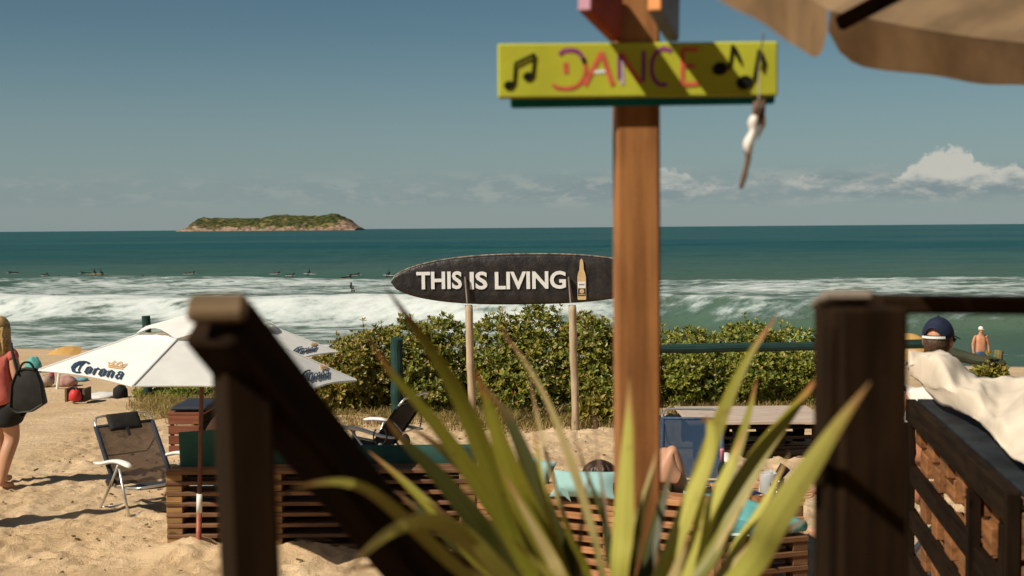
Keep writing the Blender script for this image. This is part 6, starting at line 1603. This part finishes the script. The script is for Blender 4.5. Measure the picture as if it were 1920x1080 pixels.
flax([(1310, 790), (1330, 790), (1330, 850), (1295, 940), (1260, 1030), (1215, 1130)], 44, B_YELLOW, 2.0, 2.0, .2)
flax([(1420, 705), (1405, 770), (1380, 850), (1340, 950), (1290, 1060)], 34, B_GREEN, 2.15, 2.3, -.3)
flax([(1546, 690), (1490, 765), (1425, 850), (1370, 950), (1320, 1060)], 56, B_GREEN, 2.1, 2.2, -.5)
flax([(1400, 800), (1370, 870), (1335, 950), (1290, 1060)], 40, B_YELLOW, 2.05, 2.05, -.1)
flax([(1632, 716), (1570, 800), (1510, 890), (1450, 980), (1390, 1080)], 72, B_YELLOW, 1.95, 1.36, -.3)
flax([(1328, 872), (1315, 950), (1295, 1040), (1260, 1120)], 34, B_YELLOW, 2.0, 2.0, .1)
flax([(1108, 850), (1098, 930), (1088, 1010), (1090, 1100)], 12, B_STALK, 2.05, 2.1, .2)
flax([(1130, 895), (1130, 960), (1140, 1040), (1150, 1110)], 18, B_SHADE, 2.05, 2.1, .2)
flax([(1070, 800), (1105, 900), (1140, 1000), (1160, 1100)], 18, B_SHADE, 2.1, 2.2, .2)
flax([(1265, 860), (1245, 930), (1225, 1010), (1195, 1110)], 36, B_SHADE, 2.15, 2.25, .2)
flax([(1380, 850), (1350, 930), (1310, 1010), (1260, 1110)], 34, B_SHADE, 2.2, 2.3, .2)
flax([(1450, 960), (1420, 1010), (1370, 1070), (1300, 1140)], 30, B_DRY, 2.05, 2.0, .2)
flax([(800, 940), (860, 990), (930, 1060), (1000, 1130)], 50, B_SHADE, 2.2, 2.25, .3)
flax([(850, 900), (900, 970), (960, 1050), (1030, 1130)], 50, B_SHADE, 2.25, 2.3, .3)
flax([(712, 1010), (760, 1000), (830, 1030), (910, 1090)], 24, B_STALK, 2.1, 2.0, .4)
flax([(690, 845), (760, 905), (840, 985), (930, 1085)], 34, B_GREEN, 2.2, 2.35, .3)
flax([(640, 1070), (720, 1062), (800, 1085), (900, 1140)], 26, B_DRY, 2.05, 1.95, .3)
flax([(990, 700), (1012, 800), (1040, 910), (1075, 1020), (1110, 1110)], 15, B_DRY, 2.15, 2.3, .2)
flax([(820, 690), (870, 790), (920, 890), (970, 990), (1030, 1100)], 26, B_GREEN, 2.2, 2.4, .3)
flax([(958, 1010), (1000, 1050), (1060, 1120)], 24, B_YELLOW, 1.95, 1.9, .2)
flax([(1040, 930), (1070, 1010), (1105, 1100)], 20, B_GREEN, 2.0, 1.95, .2)
flax([(1112, 760), (1122, 860), (1136, 960), (1148, 1090)], 9, B_STALK, 2.15, 2.3, .1)
flax([(1205, 905), (1196, 980), (1180, 1090)], 18, B_SHADE, 1.95, 1.95, .1)
flax([(1480, 850), (1440, 930), (1390, 1010), (1330, 1100)], 26, B_YELLOW, 2.15, 2.25, -.3)
flax([(1530, 960), (1470, 1000), (1400, 1060), (1320, 1130)], 24, B_STALK, 2.1, 2.1, -.2)
flax([(1440, 870), (1400, 930), (1355, 1010), (1290, 1110)], 18, B_DRY, 2.1, 2.1, -.2)
flax([(1290, 1000), (1275, 1050), (1240, 1120)], 30, B_DRY, 1.95, 1.9, .1)
flax([(1350, 960), (1330, 1020), (1290, 1100)], 26, B_SHADE, 2.2, 2.25, .1)
flax([(880, 1000), (940, 1040), (1010, 1110)], 40, B_SHADE, 2.25, 2.3, .2)
flax([(740, 920), (800, 970), (880, 1040), (970, 1120)], 42, B_SHADE, 2.3, 2.4, .2)
flax([(1000, 900), (1030, 990), (1075, 1090)], 40, B_SHADE, 2.3, 2.35, .2)
flax([(920, 860), (960, 950), (1010, 1050), (1060, 1120)], 44, B_SHADE, 2.3, 2.4, .2)
pl_ = thing('planter_box', 'wooden planter box holding the flax plant below the picture edge', 'planter', (fb.x, fb.y, 1.3))
for sx, sy, l, rz in ((0, -.17, .7, 0), (0, .17, .7, 0), (-.35, 0, .32, 90), (.35, 0, .32, 90)):
    for k in range(3): plank('board', (l, .025, .135), Matrix.Translation((fb.x + sx, fb.y + sy, 1.37 + k * .14)) @ Matrix.Rotation(R(rz), 4, 'Z'), W_PALD, pl_)
MB().box((fb.x, fb.y, 1.70), (.66, .30, .06)).build('soil', M_TWIG, pl_)

# ------------------------------------------------------------------ added unseen hut behind the terrace, keeps sky light off the near woodwork
bh = thing('added_sky_blocker', 'added dark plank wall and thatched roof, unseen, blocking sky light behind the terrace', 'light blocker', (.6, -3.2, 1.3))
for k in range(30): plank('wall_plank', (24.0, .04, .19), Matrix.Translation((1.6, -3.2, 1.4 + k * .196)), W_DARK, bh)
for k in range(7): plank('corner_post', (5.9, .14, .14), frame((-9.6 + k * 3.7, -3.06, 4.2), (0, 0, 1), (0, 1, 0)), W_DARK, bh)
rf = MB().add([(-10.8, -2.5, 6.9), (14.0, -2.5, 6.9), (14.0, -5.5, 8.4), (-10.8, -5.5, 8.4), (-10.8, -2.5, 7.05), (14.0, -2.5, 7.05), (14.0, -5.5, 8.55), (-10.8, -5.5, 8.55)], [[0, 1, 2, 3], [7, 6, 5, 4], [0, 4, 5, 1], [1, 5, 6, 2], [2, 6, 7, 3], [3, 7, 4, 0]])
rf.build('roof', simple('dry_thatch', (.20, .14, .07), .95, .4, 14, .6), bh)
